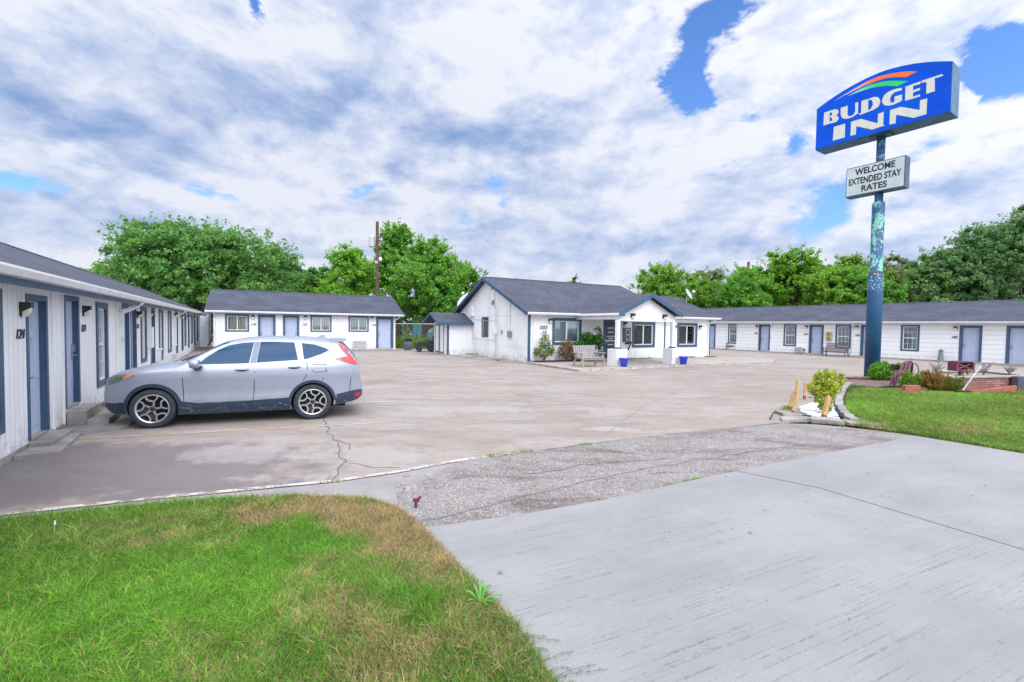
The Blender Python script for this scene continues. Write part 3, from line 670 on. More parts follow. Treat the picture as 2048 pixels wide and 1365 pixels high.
bx(lw, 'fascia', MAT['blue'], (X0-.3, X1+.3, -.365, -.335, 2.375, 2.50))
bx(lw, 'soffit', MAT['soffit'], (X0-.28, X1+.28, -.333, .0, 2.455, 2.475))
bx(lw, 'frieze_board', MAT['soffit'], (X0, X1, -.022, -.001, 2.425, 2.455))
bx(lw, 'batten', MAT['white'], *[(x, x+.05, -.024, -.002, .05, 2.42) for x in (1.93, 2.44, 6.4, 14.8, 19.7, 26.9)])
for x, z in ((.74, 2.10), (3.72, 2.14), (9.12, 2.14), (11.2, 2.2), (17.85, 2.2), (20.25, 2.2), (23.5, 2.2), (27.1, 2.2)): lamp(lw, x, z, s=.76)
for s_, x, z in (('124', .66, 1.73), ('123', 3.68, 1.78), ('122', 9.15, 1.78), ('121', 11.15, 1.78)): text('room_number', s_, lw, x, -.012, z, .20, MAT['num'], bold=.0, shear=.25, fit=None)
for x in (6.75, 17.6): downpipe(lw, x, 2.52, .15, ov=.42, w=.10, side=.55)
bx(lw, 'electrical_panel', MAT['white'], (10.75, 11.1, -.14, -.001, 1.05, 1.75), (10.80, 10.86, -.1, -.001, 1.75, 2.42))
ac_unit(lw, 12.6, 13.1, .45, .92); ac_unit(lw, 16.9, 17.4, .45, .9)
bx(lw, 'wall_base', MAT['kerb'], (X0, X1, -.02, -.001, -.02, .10))
# steps and the paved strip along the wall
tag(bx(None, 'doorstep', MAT['kerb'], (.80, 1.72, -.30, -.03, .0, .12), bevel=.01), 'low concrete doorstep under the door of room 124', 'doorstep').parent = None
def place_local(o, org, rz): o.location = org; o.rotation_euler = (0, 0, rz); return o
LORG, LROT = (-6.75, 5.98, 0), rad(120.5)
o = bpy.data.objects['doorstep']; place_local(o, LORG, LROT)
b = MB(); b.box(2.5, 3.5, -.30, -.03, .02, .30); b.box(2.46, 4.9, -.62, -.305, .02, .13); o = b.build('doorstep', MAT['kerb'], bevel=.012); place_local(o, LORG, LROT)
tag(o, 'two-level concrete doorstep in front of the second door, beside the car bumper', 'doorstep')
b = MB(); b.prism([(.28, -.03), (.34, -.50), (1.62, -.42), (1.72, -.05)], lambda x, y: (x, y, -.01), lambda x, y: (x, y, .055)); o = b.build('walkway', MAT['kerb'], kind='structure'); place_local(o, LORG, LROT)
b = MB(); b.prism([(1.75, -.03), (1.70, -.46), (2.2, -.95), (3.1, -1.0), (4.9, -.9), (5.0, -.73), (2.45, -.73), (2.45, -.03)], lambda x, y: (x, y, -.01), lambda x, y: (x, y, .035)); b.box(4.95, 33, -1.0, -.03, -.01, .09); o = b.build('walkway', MAT['kerb'], kind='structure'); place_local(o, LORG, LROT)

# ------------------------------------------------------------------ middle wing (rooms 114 to 116)
MORG, MROT = (-8.88, 34.62, 0), rad(28)
mw = thing('motel_wing', 'short white motel wing with rooms 116, 115 and 114 behind the parked car', 'motel building', MORG, MROT)
holes = [window(mw, -10.95, -9.61, 1.33, 2.47, 'slide', .10), window(mw, -5.9, -4.52, 1.35, 2.49, 'slide', .10), window(mw, -3.37, -1.95, 1.37, 2.51, 'slide', .10)]
for k, d_ in enumerate(((-9.10, -8.06, .16, 2.47), (-7.62, -6.6, .16, 2.47), (-1.42, -.14, .16, 2.50))): holes.append(door(mw, *d_, frame=.13 if k < 2 else .16, handle='right' if k == 1 else 'left'))
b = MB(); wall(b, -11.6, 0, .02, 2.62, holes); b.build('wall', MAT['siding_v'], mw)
b = MB(); D = 6.8
for x, fl in ((-11.6, 1), (0, 0)):
    f = [(0, 1, 2, 3, 4)] if not fl else [(4, 3, 2, 1, 0)]
    b.add([(x, 0, .02), (x, D, .02), (x, D, 2.62), (x, D/2, 4.0), (x, 0, 2.62)], f)
b.add([(-11.6, D, .02), (0, D, .02), (0, D, 2.62), (-11.6, D, 2.62)], [(3, 2, 1, 0)]); b.build('side_wall', MAT['siding_vy'], mw)
gable_roof(mw, -12.0, .55, -.42, D+.42, 2.70, 4.22, 3.4)
gutter(mw, -12.0, .55, -.43, 2.70, .13, .11)
bx(mw, 'fascia', MAT['blue'], (-12, .55, -.425, -.395, 2.50, 2.59))
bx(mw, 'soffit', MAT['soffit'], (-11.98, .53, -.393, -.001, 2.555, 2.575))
def rakes(par, *segs, w=.16, name='rake_board'):
    for p_, q_ in segs: b = MB(); b.bar(p_, q_, .03, w); b.build(name, MAT['blue'], par)
for x in (-12.015, .565): rakes(mw, ((x, -.42, 2.60), (x, 3.4, 4.12)), ((x, D+.42, 2.60), (x, 3.4, 4.12)))
for x, z in ((-9.38, 2.30), (-6.2, 2.34), (-1.72, 2.38)): lamp(mw, x, z)
for s_, x, z in (('116', -9.37, 1.82), ('115', -6.30, 1.84), ('114', -1.62, 1.86)): text('room_number', s_, mw, x, -.012, z, .21, MAT['num'], bold=.006, shear=.3)
ac_unit(mw, -3.12, -2.08, .30, .74)
downpipe(mw, -.07, 2.62, .05, ov=.45, side=.30); downpipe(mw, -11.52, 2.62, .05, ov=.45)
bx(mw, 'walk_slab', MAT['kerb'], (-12, .42, -1.0, -.001, -.02, .12), bevel=.01)
bx(mw, 'corner_board', MAT['white'], (-.10, .012, -.02, -.001, .1, 2.55), (-11.6, -11.5, -.02, -.001, .1, 2.55))

# ------------------------------------------------------------------ right wing (rooms 101 to 106)
RORG, RROT = (30.11, 27.76, 0), rad(-57)
rw = thing('motel_wing', 'long white lap-sided motel wing with room 102, behind the tall sign pole', 'motel building', RORG, RROT)
holes = []
for x0, x1 in ((-4.1-1.02, -4.1), (-9.15, -8.12), (-13.0, -12.0), (-18.0, -17.07), (2.6, 3.6)): holes.append(window(rw, x0, x1, .60, 2.42, 'hung', .11, 'curtain_w'))
for x0, x1 in ((-2.11, -1.06), (-.02, 1.1), (-7.5, -6.42), (-11.03, -9.98), (-15.13, -14.1), (-20.2, -19.3), (5, 6)): holes.append(door(rw, x0, x1, .10, 2.39, .13))
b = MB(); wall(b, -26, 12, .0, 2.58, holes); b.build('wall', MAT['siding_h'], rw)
b = MB()
for x, fl in ((-26, 1), (12, 0)): b.add([(x, 0, 0), (x, D, 0), (x, D, 2.58), (x, D/2, 3.95), (x, 0, 2.58)], [(4, 3, 2, 1, 0)] if fl else [(0, 1, 2, 3, 4)])
b.add([(-26, D, 0), (12, D, 0), (12, D, 2.58), (-26, D, 2.58)], [(3, 2, 1, 0)]); b.build('side_wall', MAT['siding_vy'], rw)
gable_roof(rw, -26.4, 12.4, -.40, D+.40, 2.66, 4.10, 3.4)
gutter(rw, -26.4, 12.4, -.41, 2.66, .12, .11)
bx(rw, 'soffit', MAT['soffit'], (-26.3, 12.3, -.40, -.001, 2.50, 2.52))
for x in (-17.1, -14.05, -8.0): downpipe(rw, x, 2.58, .02, ov=.43, side=.12)
for x in (-2.30, -7.74, -11.24, -15.3, -20.4): lamp(rw, x, 2.2)
for s_, x in (('102', -2.36), ('103', -7.72), ('104', -11.3), ('105', -15.4), ('106', -20.5)): text('room_number', s_, rw, x, -.012, 1.62, .2, MAT['num'], bold=.006, shear=.3)
ac_unit(rw, -12.05, -11.45, .12, .58); ac_unit(rw, -11.40, -11.2, .18, .52)
bx(rw, 'base_trim', MAT['kerb'], (-26, 12, -.015, -.001, -.03, .07))
MAT['yellow'] = paint('faded_yellow_box', (.55, .44, .16), .5, .2, 6)
yb = bx(rw, 'meter_box', MAT['yellow'], (-9.76, -9.36, -.14, -.001, 1.15, 1.85), bevel=.01); bx(yb, 'box_window', MAT['grille'], (-9.68, -9.50, -.15, -.138, 1.55, 1.75), (-9.66, -9.46, -.15, -.138, 1.22, 1.42))
for x0, x1 in ((-2.3, -.95), (-.2, 1.3), (-7.7, -6.3), (-11.2, -9.85), (-15.3, -14.0)):
    bx(rw, 'door_slab', MAT['walk'], (x0, x1, -.55, -.02, -.02, .09), bevel=.01)

# ------------------------------------------------------------------ office (the front house with the porch)
OORG, OROT = (.89, 24.04, 0), rad(28)
of = thing('motel_office', 'white motel office house with a gabled porch and the number 1033 on its front', 'office building', OORG, OROT)
holes = [window(of, 1.45, 3.39, .95, 2.43, 'slide', .16, 'blind'), window(of, 7.15, 9.02, .75, 2.31, 'slide', .17, 'half'), window(of, 10.95, 12.80, .74, 2.31, 'slide', .17, 'sides')]
holes_v = [h for h in holes[:2]]; dh = door(of, 4.96, 6.26, .14, 2.38, .15, slab='navy', panels=False, name='entrance_door'); holes_v.append(dh)
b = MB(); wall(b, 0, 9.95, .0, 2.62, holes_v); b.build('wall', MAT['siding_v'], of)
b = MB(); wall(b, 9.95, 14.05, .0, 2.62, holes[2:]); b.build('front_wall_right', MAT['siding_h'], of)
# gable side wall with the louvred window
b = MB(); HL = (5.15, 5.95, 1.30, 2.42)
W_ = []; tmp = MB(); wall(tmp, 0, 10.4, .0, 2.62, [HL], depth=.1)
b.add([(v[1], v[0], v[2]) for v in tmp.v], [tuple(reversed(f)) for f in tmp.f]); b.add([(0, 0, 2.62), (0, 10.4, 2.62), (0, 5.2, 4.88)], [(2, 1, 0)])
b.build('side_wall', MAT['panel'], of)
b = MB(); b.add([(14.05, 0, 0), (14.05, 6.6, 0), (14.05, 6.6, 2.62), (14.05, 3.3, 4.1), (14.05, 0, 2.62)], [(0, 1, 2, 3, 4)]); b.add([(10.6, 10.4, 0), (0, 10.4, 0), (0, 10.4, 2.62), (10.6, 10.4, 2.62)], [(0, 1, 2, 3)])
b.add([(10.6, 0, 2.62), (10.6, 10.4, 2.62), (10.6, 5.2, 4.88)], [(0, 1, 2)]); b.add([(14.05, 6.6, 0), (10.6, 6.6, 0), (10.6, 6.6, 2.62), (14.05, 6.6, 2.62)], [(0, 1, 2, 3)]); b.add([(10.6, 6.6, 0), (10.6, 10.4, 0), (10.6, 10.4, 2.62), (10.6, 6.6, 2.62)], [(0, 1, 2, 3)])
b.build('back_wall', MAT['siding_vy'], of)
lv = MB()
for i in range(9):
    z = HL[2]+.05+i*.122; lv.add([(.02, HL[0], z), (.02, HL[1], z), (.075, HL[1], z+.11), (.075, HL[0], z+.11)], [(0, 1, 2, 3)])
l_ = lv.build('louvred_window', paint('brown_louvre_glass', (.16, .13, .13), .25, .25, 7), of)
b = MB(); b.box(-.03, .02, HL[0]-.10, HL[0], HL[2]-.08, HL[3]+.08); b.box(-.03, .02, HL[1], HL[1]+.10, HL[2]-.08, HL[3]+.08); b.box(-.03, .02, HL[0], HL[1], HL[3], HL[3]+.08); b.box(-.03, .02, HL[0], HL[1], HL[2]-.08, HL[2]); b.build('frame', MAT['blue'], l_)
gable_roof(of, -.38, 10.85, -.42, 10.82, 2.72, 4.98, 5.2)
r2_, _ = gable_roof(of, 10.852, 14.45, -.425, 7.0, 2.70, 4.24, 3.3, th=.09)
gutter(of, -.38, 2.95, -.43, 2.71, .13, .11); gutter(of, 7.12, 14.45, -.435, 2.70, .13, .11)
rakes(of, ((-.395, -.46, 2.60), (-.395, 5.2, 4.87)), ((-.395, 10.86, 2.60), (-.395, 5.2, 4.87)), ((14.465, -.46, 2.60), (14.465, 3.3, 4.14)), w=.20); rakes(of, ((10.865, 2.9, 3.95), (10.865, 5.2, 4.87)), w=.12)
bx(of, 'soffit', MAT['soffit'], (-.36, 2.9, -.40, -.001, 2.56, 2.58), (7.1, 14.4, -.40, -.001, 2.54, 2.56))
bx(of, 'corner_board', MAT['blue'], (-.02, .09, -.02, -.002, .03, 2.55), (-.022, -.002, -.018, .10, .03, 2.55), (13.95, 14.06, -.02, -.002, .03, 2.52), (9.80, 9.90, -.022, -.002, .03, 2.5))
bx(of, 'frieze_board', MAT['white'], (.1, 13.9, -.016, -.001, 2.46, 2.56))
downpipe(of, .24, 2.64, .05, ov=.44, side=.18); downpipe(of, 13.82, 2.64, .05, ov=.44, side=.25)
text('house_number', '1033', of, .86, -.012, 1.88, .27, MAT['num'], bold=.006, shear=.3)
for x, z in ((1.28, 2.25), (6.55, 2.15), (10.68, 1.98), (13.02, 2.03)): lamp(of, x, z)
# porch: gable running out to the posts
PX0, PX1, PXM, PF = 2.93, 7.12, 5.02, -3.75
b = MB(); ZE, ZR = 2.70, 3.68; back = 1.9
def tri_roof(x_e, x_r):
    # sloping panel from the porch eave x_e to the porch ridge x_r, meeting the main roof slope
    sl = (4.98-2.72)/5.62
    y_e = -.42+(ZE-2.72)/sl+.02; y_r = -.42+(ZR-2.72)/sl+.10
    return [(x_e, PF, ZE), (x_r, PF, ZR), (x_r, y_r, ZR), (x_e, y_e, ZE)]
for xe in (PX0, PX1):
    q = tri_roof(xe, PXM); vs_ = q+[(x, y, z-.09) for x, y, z in q]
    b.add(vs_, [(0, 1, 2, 3), (7, 6, 5, 4), (0, 4, 5, 1), (1, 5, 6, 2), (2, 6, 7, 3), (3, 7, 4, 0)])
b.build('porch_roof', MAT['roof'], of)
b = MB(); b.bar((PX0-.06, PF-.015, ZE-.10), (PXM, PF-.015, ZR-.075), .03, .20); b.bar((PX1+.06, PF-.015, ZE-.10), (PXM, PF-.015, ZR-.075), .03, .20); b.box(PX0-.08, PX0+.26, PF-.032, PF-.002, ZE-.20, ZE-.06)
b.build('porch_rake_board', MAT['blue'], of)
b = MB(); b.box(PX0-.10, PX0, PF+.02, -.43, ZE-.15, ZE-.03); b.box(PX1, PX1+.10, PF+.02, -.43, ZE-.15, ZE-.03); b.build('porch_gutter', MAT['white'], of)
b = MB(); gy = -3.42; b.prism([(3.12, 2.33), (6.86, 2.33), (6.86, 2.62), (PXM, 3.50), (3.12, 2.62)], lambda x, z: (x, gy, z), lambda x, z: (x, gy+.06, z)); b.build('porch_gable', MAT['siding_v'], of)
bx(of, 'porch_beam', MAT['white'], (3.0, 3.12, -3.42, -.001, 2.36, 2.55), (6.86, 6.98, -3.42, -.001, 2.36, 2.55), (3.0, 6.98, -3.46, -3.425, 2.28, 2.42))
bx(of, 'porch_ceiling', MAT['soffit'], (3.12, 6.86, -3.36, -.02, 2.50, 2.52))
for x in (3.95, 6.15): lamp(of, x, 2.52, gy, 1.1)
for x in (2.98, 6.72):
    bx(of, 'porch_pillar', MAT['white'], (x-.09, x+.09, -3.60, -3.42, .98, 2.33)); bx(of, 'pillar_collar', MAT['blue'], (x-.13, x+.13, -3.64, -3.38, .90, .98))
    bx(of, 'pillar_base', MAT['white'], (x-.34, x+.34, -3.86, -3.18, .06, .90), bevel=.01)
# door graphics: push-bar, notices on the dark door
ed = [c_ for c_ in of.children if c_.name.startswith('entrance_door')][0]
bx(ed, 'door_rail', MAT['white'], (5.16, 6.06, .095, .117, 1.14, 1.19)); bx(ed, 'mail_slot', MAT['steel'], (5.4, 5.8, .105, .118, .9, .98))
MAT['stick'] = paint('sticker_white', (.75, .74, .72), .5, .05, 3, bump=0)
for i, (s_, z) in enumerate((('OFFICE', 1.90), ('OPEN', 1.66), ('NO REFUNDS', 1.42), ('NO PETS', 1.30))):
    text('door_notice', s_, ed, 5.6, .110, z, .15 if i < 2 else .09, MAT['stick'], bold=.004)
# notice board and wall box beside the door
nb = bx(of, 'notice_board', MAT['blue'], (6.42, 7.02, -.05, -.001, 1.08, 1.95)); bx(nb, 'notice_frame', MAT['stick'], (6.64, 6.88, -.062, -.048, 1.20, 1.86)); bx(nb, 'notice_card', paint('dark_photo_card', (.10, .05, .05), .4, .3, 30), (6.67, 6.85, -.07, -.06, 1.55, 1.82), (6.67, 6.85, -.07, -.06, 1.24, 1.50))
b = MB(); b.tube([(6.60, -.02, 1.0), (6.8, -.10, 1.02), (7.05, -.14, 1.10)], [.03, .06, .03], 8); b.bar((6.95, -.14, 1.05), (6.72, -.16, .62), .07, .05); b.build('flag_bracket', MAT['black'], of)
# services on the gable wall
b = MB()
for y, z0, z1, r_ in ((3.98, .1, 3.3, .022), (3.75, .1, 2.9, .016), (2.1, 1.6, 3.5, .018), (4.15, 3.0, 4.1, .02)): b.tube([(-.03, y, z0), (-.03, y, z1)], r_, 6)
for P_ in ([(-.03, 4.0, 2.3), (-.05, 5.2, 2.26), (-.03, 7.4, 2.4)], [(-.03, 4.0, 1.1), (-.05, 6.0, 1.08), (-.03, 7.6, 1.15)]): b.tube(P_, .013, 6)
b.build('conduit', paint('painted_conduit', (.62, .62, .63), .6, .2, 6), of)
bx(of, 'meter_box', paint('grey_meter', (.28, .29, .31), .5, .2, 6), (-.13, -.001, 1.92, 2.28, 1.32, 1.66)); bx(of, 'junction_box', MAT['white'], (-.12, -.001, 3.82, 4.05, 1.45, 1.95), (-.14, -.001, 7.4, 7.85, 2.56, 3.25))
bx(of, 'junction_box', paint('grey_box', (.35, .35, .37), .5, .2, 6), (-.08, -.001, 3.05, 3.2, 1.5, 1.7))
g_ = bx(of, 'gable_floodlight', paint('dull_floodlight', (.36, .36, .38), .4, .2, 5), (-.12, -.001, 4.25, 4.4, 3.28, 3.5), (-.2, -.08, 4.22, 4.32, 3.22, 3.34))
bx(of, 'gable_vent', MAT['grille'], (-.02, -.001, 4.55, 4.64, 4.15, 4.40)); b = MB(); b.lathe([(.035, 0), (.035, .35), (.06, .36), (.06, .42), (0, .44)], 10, (3.1, 3.0, 4.02)); b.build('roof_vent', MAT['grille'], of)
# raised porch walk with a painted edge
OW = [(-.2, -.30), (-.19, -4.65), (9.6, -4.28), (13.47, -4.82), (16.5, -3.0), (15.0, -.02), (-.1, -.02)]
def to_world(x, y, org=OORG, rz=OROT): return (org[0]+x*math.cos(rz)-y*math.sin(rz), org[1]+x*math.sin(rz)+y*math.cos(rz))
b = MB(); b.prism([to_world(*p) for p in OW], lambda x, y: (x, y, -.02), lambda x, y: (x, y, .09)); b.build('porch_walk', MAT['walk'], kind='structure')
b = MB(); strip(b, wob([to_world(x, y+.07) for x, y in OW[:4]], .2, .01), .10, .0945); b.build('walk_edge_line', MAT['line_w'], kind='structure')
b = MB(); e_ = [to_world(*p) for p in OW[:4]]
for i in range(3): a_, c_ = e_[i], e_[i+1]; d_ = (Vector(c_)-Vector(a_)).normalized(); n_ = Vector((d_.y, -d_.x))*.006; n_ = n_ if i else Vector((-abs(n_.x), -abs(n_.y))); b.add([(a_[0]+n_.x, a_[1]+n_.y, .0), (c_[0]+n_.x, c_[1]+n_.y, .0), (c_[0]+n_.x, c_[1]+n_.y, .088), (a_[0]+n_.x, a_[1]+n_.y, .088)], [(0, 1, 2, 3)])
b.build('walk_edge_paint', MAT['line_w'], kind='structure')
b = MB(); b.prism([to_world(*p) for p in ((.1, -.02), (.15, -.75), (3.6, -.95), (3.7, -.02))], lambda x, y: (x, y, .09), lambda x, y: (x, y, .13)); b.build('planting_bed', paint('red_mulch', (.11, .035, .025), .95, .4, 14, bump=.6), kind='structure')
b = MB(); b.prism([to_world(*p) for p in ((-.02, 8), (-.5, 8), (-1.6, 6.2), (-1.5, 3.6), (-1.0, 2.2), (-.02, .6))], lambda x, y: (x, y, -.01), lambda x, y: (x, y, .045)); b.build('wall_footing_slab', MAT['walk'], kind='structure')
b = MB()
for i, (s_, d_, w_) in enumerate(((-.7, 2.6, 1.5), (-.9, 4.6, 1.0), (-.35, 6.9, .8))): b.box(s_-.22, s_+.3, d_-w_/2, d_+w_/2, .046, .11)
o = b.build('stone_edging', MAT['kerb'], bevel=.02); place_local(o, OORG, OROT); tag(o, 'low broken concrete edging blocks along the foot of the office gable wall', 'edging')

# ------------------------------------------------------------------ storage shed against the gable wall
sh = thing('storage_shed', 'small white shed with double doors against the office gable wall', 'shed', OORG, OROT)
SX, SF, SB = -1.75, 7.7, 10.4
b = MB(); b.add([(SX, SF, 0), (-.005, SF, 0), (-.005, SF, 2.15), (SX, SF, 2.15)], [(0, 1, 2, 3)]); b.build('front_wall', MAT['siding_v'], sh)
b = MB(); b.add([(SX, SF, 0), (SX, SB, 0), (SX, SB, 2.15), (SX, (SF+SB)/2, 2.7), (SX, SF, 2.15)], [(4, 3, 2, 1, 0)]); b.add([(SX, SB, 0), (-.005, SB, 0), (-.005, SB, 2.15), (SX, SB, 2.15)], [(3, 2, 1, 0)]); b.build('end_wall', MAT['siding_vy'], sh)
gy_ = (SF+SB)/2; b = MB(); b.prism([(SF-.35, 2.12), (gy_, 2.80), (SB+.35, 2.12), (SB+.35, 2.04), (gy_, 2.72), (SF-.35, 2.04)], lambda y, z: (SX-.75, y, z), lambda y, z: (-.01, y, z)); b.build('roof', MAT['roof'], sh)
b = MB(); b.box(SX-.75, -.01, SF-.385, SF-.352, 1.96, 2.15); b.build('fascia', MAT['blue'], sh); rakes(sh, ((SX-.77, SF-.36, 2.06), (SX-.77, gy_, 2.735)), ((SX-.77, SB+.36, 2.06), (SX-.77, gy_, 2.735)), w=.14)
bx(sh, 'corner_board', MAT['blue'], (SX-.03, SX+.12, SF-.03, SF-.002, 0, 2.1))
for y0, y1 in ((8.15, 9.05), (9.12, 10.0)):
    d_ = bx(sh, 'shed_door', MAT['white'], (SX-.05, SX-.005, y0, y1, .08, 2.0)); bx(d_, 'door_frame', MAT['blue'], (SX-.07, SX-.051, y0, y0+.10, .08, 2.0), (SX-.07, SX-.051, y1-.05, y1, .08, 2.0), (SX-.07, SX-.051, y0+.1, y1-.05, 1.92, 2.0), (SX-.07, SX-.051, y0+.1, y1-.05, .08, .15))
# ------------------------------------------------------------------ car (local x: 0 nose .. 4.6 tail, y: 0 centre, -y is the near side, z up)
CR_ = rad(21.5)
cdir = Vector((math.cos(CR_), math.sin(CR_))); cn = Vector((-cdir.y, cdir.x))
wheel_front = Vector((-6.49, 8.20)); org = wheel_front - cdir*.91 + cn*.915
car = thing('parked_car', 'silver blue compact SUV parked nose-in beside the left motel wing', 'car', (org.x, org.y, 0), CR_)
def car_paint():
    t = NT('silver_blue_car_paint'); n = t.noise(300, 2, .5); X, Y, Z = t.sep()
    col = t.mix(t.ramp(n, .3, .7), (.30, .33, .41), (.355, .39, .475))
    dirt = t.m('MULTIPLY', t.ramp(Z, .45, .85, 1, 0), t.ramp(t.noise(6, 6, .7), .35, .65)); col = t.mix(t.m('MULTIPLY', dirt, .35), col, (.24, .22, .23))
    return t.fin(col, .40, .42, .4, .25)
MAT['car'] = car_paint()
def clad():
    t = NT('dark_blue_grey_cladding'); X, Y, Z = t.sep(); n = t.noise(9, 7, .75, t.vec((1, 1, 2.5)))
    mud = t.m('MULTIPLY', t.ramp(n, .54, .66), t.ramp(Z, .30, .52, 1, .1))
    col = t.mix(t.m('MULTIPLY', mud, .6), (.016, .032, .060), (.26, .27, .30)); return t.fin(col, .5)
MAT['clad'] = clad()
MAT['tint'] = NT('tinted_car_glass').fin((.004, .046, .115), .03, 0, .20, .0)
MAT['tyre'] = paint('tyre_rubber', (.030, .038, .050), .75, .2, 10)
MAT['rim'] = paint('machined_rim', (.62, .62, .66), .28, .06, 6, metal=.85, bump=0); MAT['rimdark'] = paint('dark_rim_pocket', (.03, .032, .04), .4, .1, 6, metal=.4, bump=0)
MAT['red'] = NT('tail_light_red').fin((.45, .006, .012), .12, 0, .7, .6)
MAT['amber'] = NT('amber_marker').fin((.75, .22, .05), .15, 0, .6, .5)
MAT['hlglass'] = paint('smoky_headlight', (.12, .16, .15), .08, .3, 20, bump=0, coat=.8)
MAT['chrome'] = NT('chrome').fin((.7, .72, .75), .12, 1.0)
MAT['well'] = NT('wheel_well').fin((.006, .006, .008), .9)
def interp(x, P):
    if x <= P[0][0]: return P[0][1]
    for (a, va), (c, vc) in zip(P, P[1:]):
        if x <= c: t_ = (x-a)/(c-a); return va+(vc-va)*t_
    return P[-1][1]
ZT_ = [(.10, .70), (.13, .86), (.18, .955), (.25, 1.0), (.4, 1.045), (.6, 1.085), (.85, 1.12), (1.1, 1.15), (1.25, 1.17), (1.33, 1.20), (1.5, 1.30), (1.75, 1.445), (1.95, 1.545), (2.1, 1.60), (2.3, 1.64), (2.6, 1.668), (3.0, 1.675), (3.4, 1.662), (3.8, 1.625), (4.02, 1.59), (4.12, 1.565), (4.20, 1.50), (4.32, 1.37), (4.42, 1.24), (4.455, 1.15), (4.475, 1.0), (4.49, .85), (4.52, .72), (4.545, .60)]
ZB_ = [(.10, .42), (.18, .30), (.4, .24), (1.2, .22), (3.2, .22), (4.0, .27), (4.3, .31), (4.45, .36), (4.545, .45)]
R_ = [(.10, .06), (.3, .10), (1.2, .12), (1.5, .10), (2.1, .10), (3.8, .10), (4.15, .09), (4.3, .10), (4.545, .06)]
def wplan(x):
    w = .925
    if x < 1.0: w -= .34*((1.0-x)/.9)**2.6
    if x > 3.7: w -= .17*((x-3.7)/.85)**2.2
    return w
def belt(x): return 1.10+.04*(x-1.5)/2.2
def sidew(x, z):
    w = wplan(x)
    if z < .5: w -= .05*((.5-z)/.28)**1.6
    w -= .012*math.exp(-((z-.62)/.12)**2)*(1 if 1.3 < x < 3.2 else .4)
    w += .012*math.exp(-((z-.93)/.10)**2)
    b_ = belt(x)
    if z > b_-.06: w -= .30*max(0, (z-b_+.06)/.56)**1.12
    return w
def yside(x, z):
    zt, r = interp(x, ZT_), interp(x, R_); zs = zt-r
    if z <= zs: return sidew(x, z)
    s = min(.999, (z-zs)/r); return sidew(x, zs)*(1-s**1.9)**(1/2.8)
def topz(x, y):
    zt, r = interp(x, ZT_), interp(x, R_); zs = zt-r; w = sidew(x, zs); q = min(.999, abs(y)/w); return zs+r*(1-q**2.8)**(1/1.9)
def stations():
    xs = [.10, .105, .115, .13, .15, .18, .22, .27]; x = .33
    while x < 4.02: xs.append(x); x += .06
    return xs+[4.03, 4.08, 4.12, 4.16, 4.20, 4.26, 4.32, 4.37, 4.42, 4.44, 4.455, 4.475, 4.49, 4.505, 4.52, 4.535, 4.545]
def car_body():
    XS = stations(); NS, NTP = 26, 14; V_ = []; cnt = None
    for x in XS:
        zt, zb, r = interp(x, ZT_), interp(x, ZB_), interp(x, R_); zs = zt-r; half = []
        half.append((sidew(x, zb)*.55, zb))
        half.append((sidew(x, zb)-.03, zb))
        for i in range(NS+1): z = zb+.02+(zs-zb-.02)*i/NS; half.append((sidew(x, z), z))
        for i in range(1, NTP): a = PI/2*i/NTP; s = math.sin(a); half.append((sidew(x, zs)*max(0, 1-s**1.9)**(1/2.8), zs+r*s))
        ring_ = [(-y, z) for y, z in half]+[(0, zt)]+[(y, z) for y, z in reversed(half)]
        cnt = len(ring_); V_ += [(x, y, z) for y, z in ring_]
    b = MB(); F_ = []
    for i in range(len(XS)-1):
        for k in range(cnt): k2 = (k+1) % cnt; F_.append((i*cnt+k, i*cnt+k2, (i+1)*cnt+k2, (i+1)*cnt+k))
    F_.append(tuple(range(cnt))); F_.append(tuple((len(XS)-1)*cnt+k for k in reversed(range(cnt))))
    b.add(V_, F_); o = b.build('body', [MAT['car'], MAT['well']], car)
    for wx in (.91, 3.57):
        for sg in (-1, 1):
            c_ = MB(); c_.lathe([(.0, .52), (.398, .52), (.398, 1.1), (.0, 1.1)], 48, (wx, 0, .36), 'y')
            if sg < 0: c_.v = [(p[0], -p[1], p[2]) for p in c_.v]
            co = c_.build('cut', [MAT['well']]); bpy.context.view_layer.update()
            co.parent = car
            md = o.modifiers.new('b', 'BOOLEAN'); md.operation = 'DIFFERENCE'; md.object = co; md.solver = 'EXACT'; md.material_mode = 'TRANSFER'
    bpy.context.view_layer.update(); dg = bpy.context.evaluated_depsgraph_get(); me = bpy.data.meshes.new_from_object(o.evaluated_get(dg))
    cutters = [m_.object for m_ in o.modifiers]; o.modifiers.clear(); o.data = me; me.name = 'body'
    for c_ in cutters: bpy.data.objects.remove(c_)
    for p in me.polygons: p.use_smooth = True
    bm = bmesh.new(); bm.from_mesh(me)
    for e in bm.edges:
        if len(e.link_faces) == 2 and e.calc_face_angle(0) > .7: e.smooth = False
    bm.to_mesh(me); bm.free(); return o
body = car_body()
def refine(poly, mx=.06):
    bm = bmesh.new(); vs_ = [bm.verts.new((p[0], p[1], 0)) for p in poly]; 
    for t_ in tessellate_polygon([[Vector((p[0], p[1], 0)) for p in poly]]):
        try: bm.faces.new([vs_[i] for i in t_])
        except ValueError: pass
    for _ in range(6):
        es = [e for e in bm.edges if e.calc_length() > mx]
        if not es: break
        bmesh.ops.subdivide_edges(bm, edges=es, cuts=1); bmesh.ops.triangulate(bm, faces=bm.faces)
    bm.verts.index_update(); V_ = [(v.co.x, v.co.y) for v in bm.verts]; F_ = [tuple(v.index for v in f.verts) for f in bm.faces]; bm.free(); return V_, F_
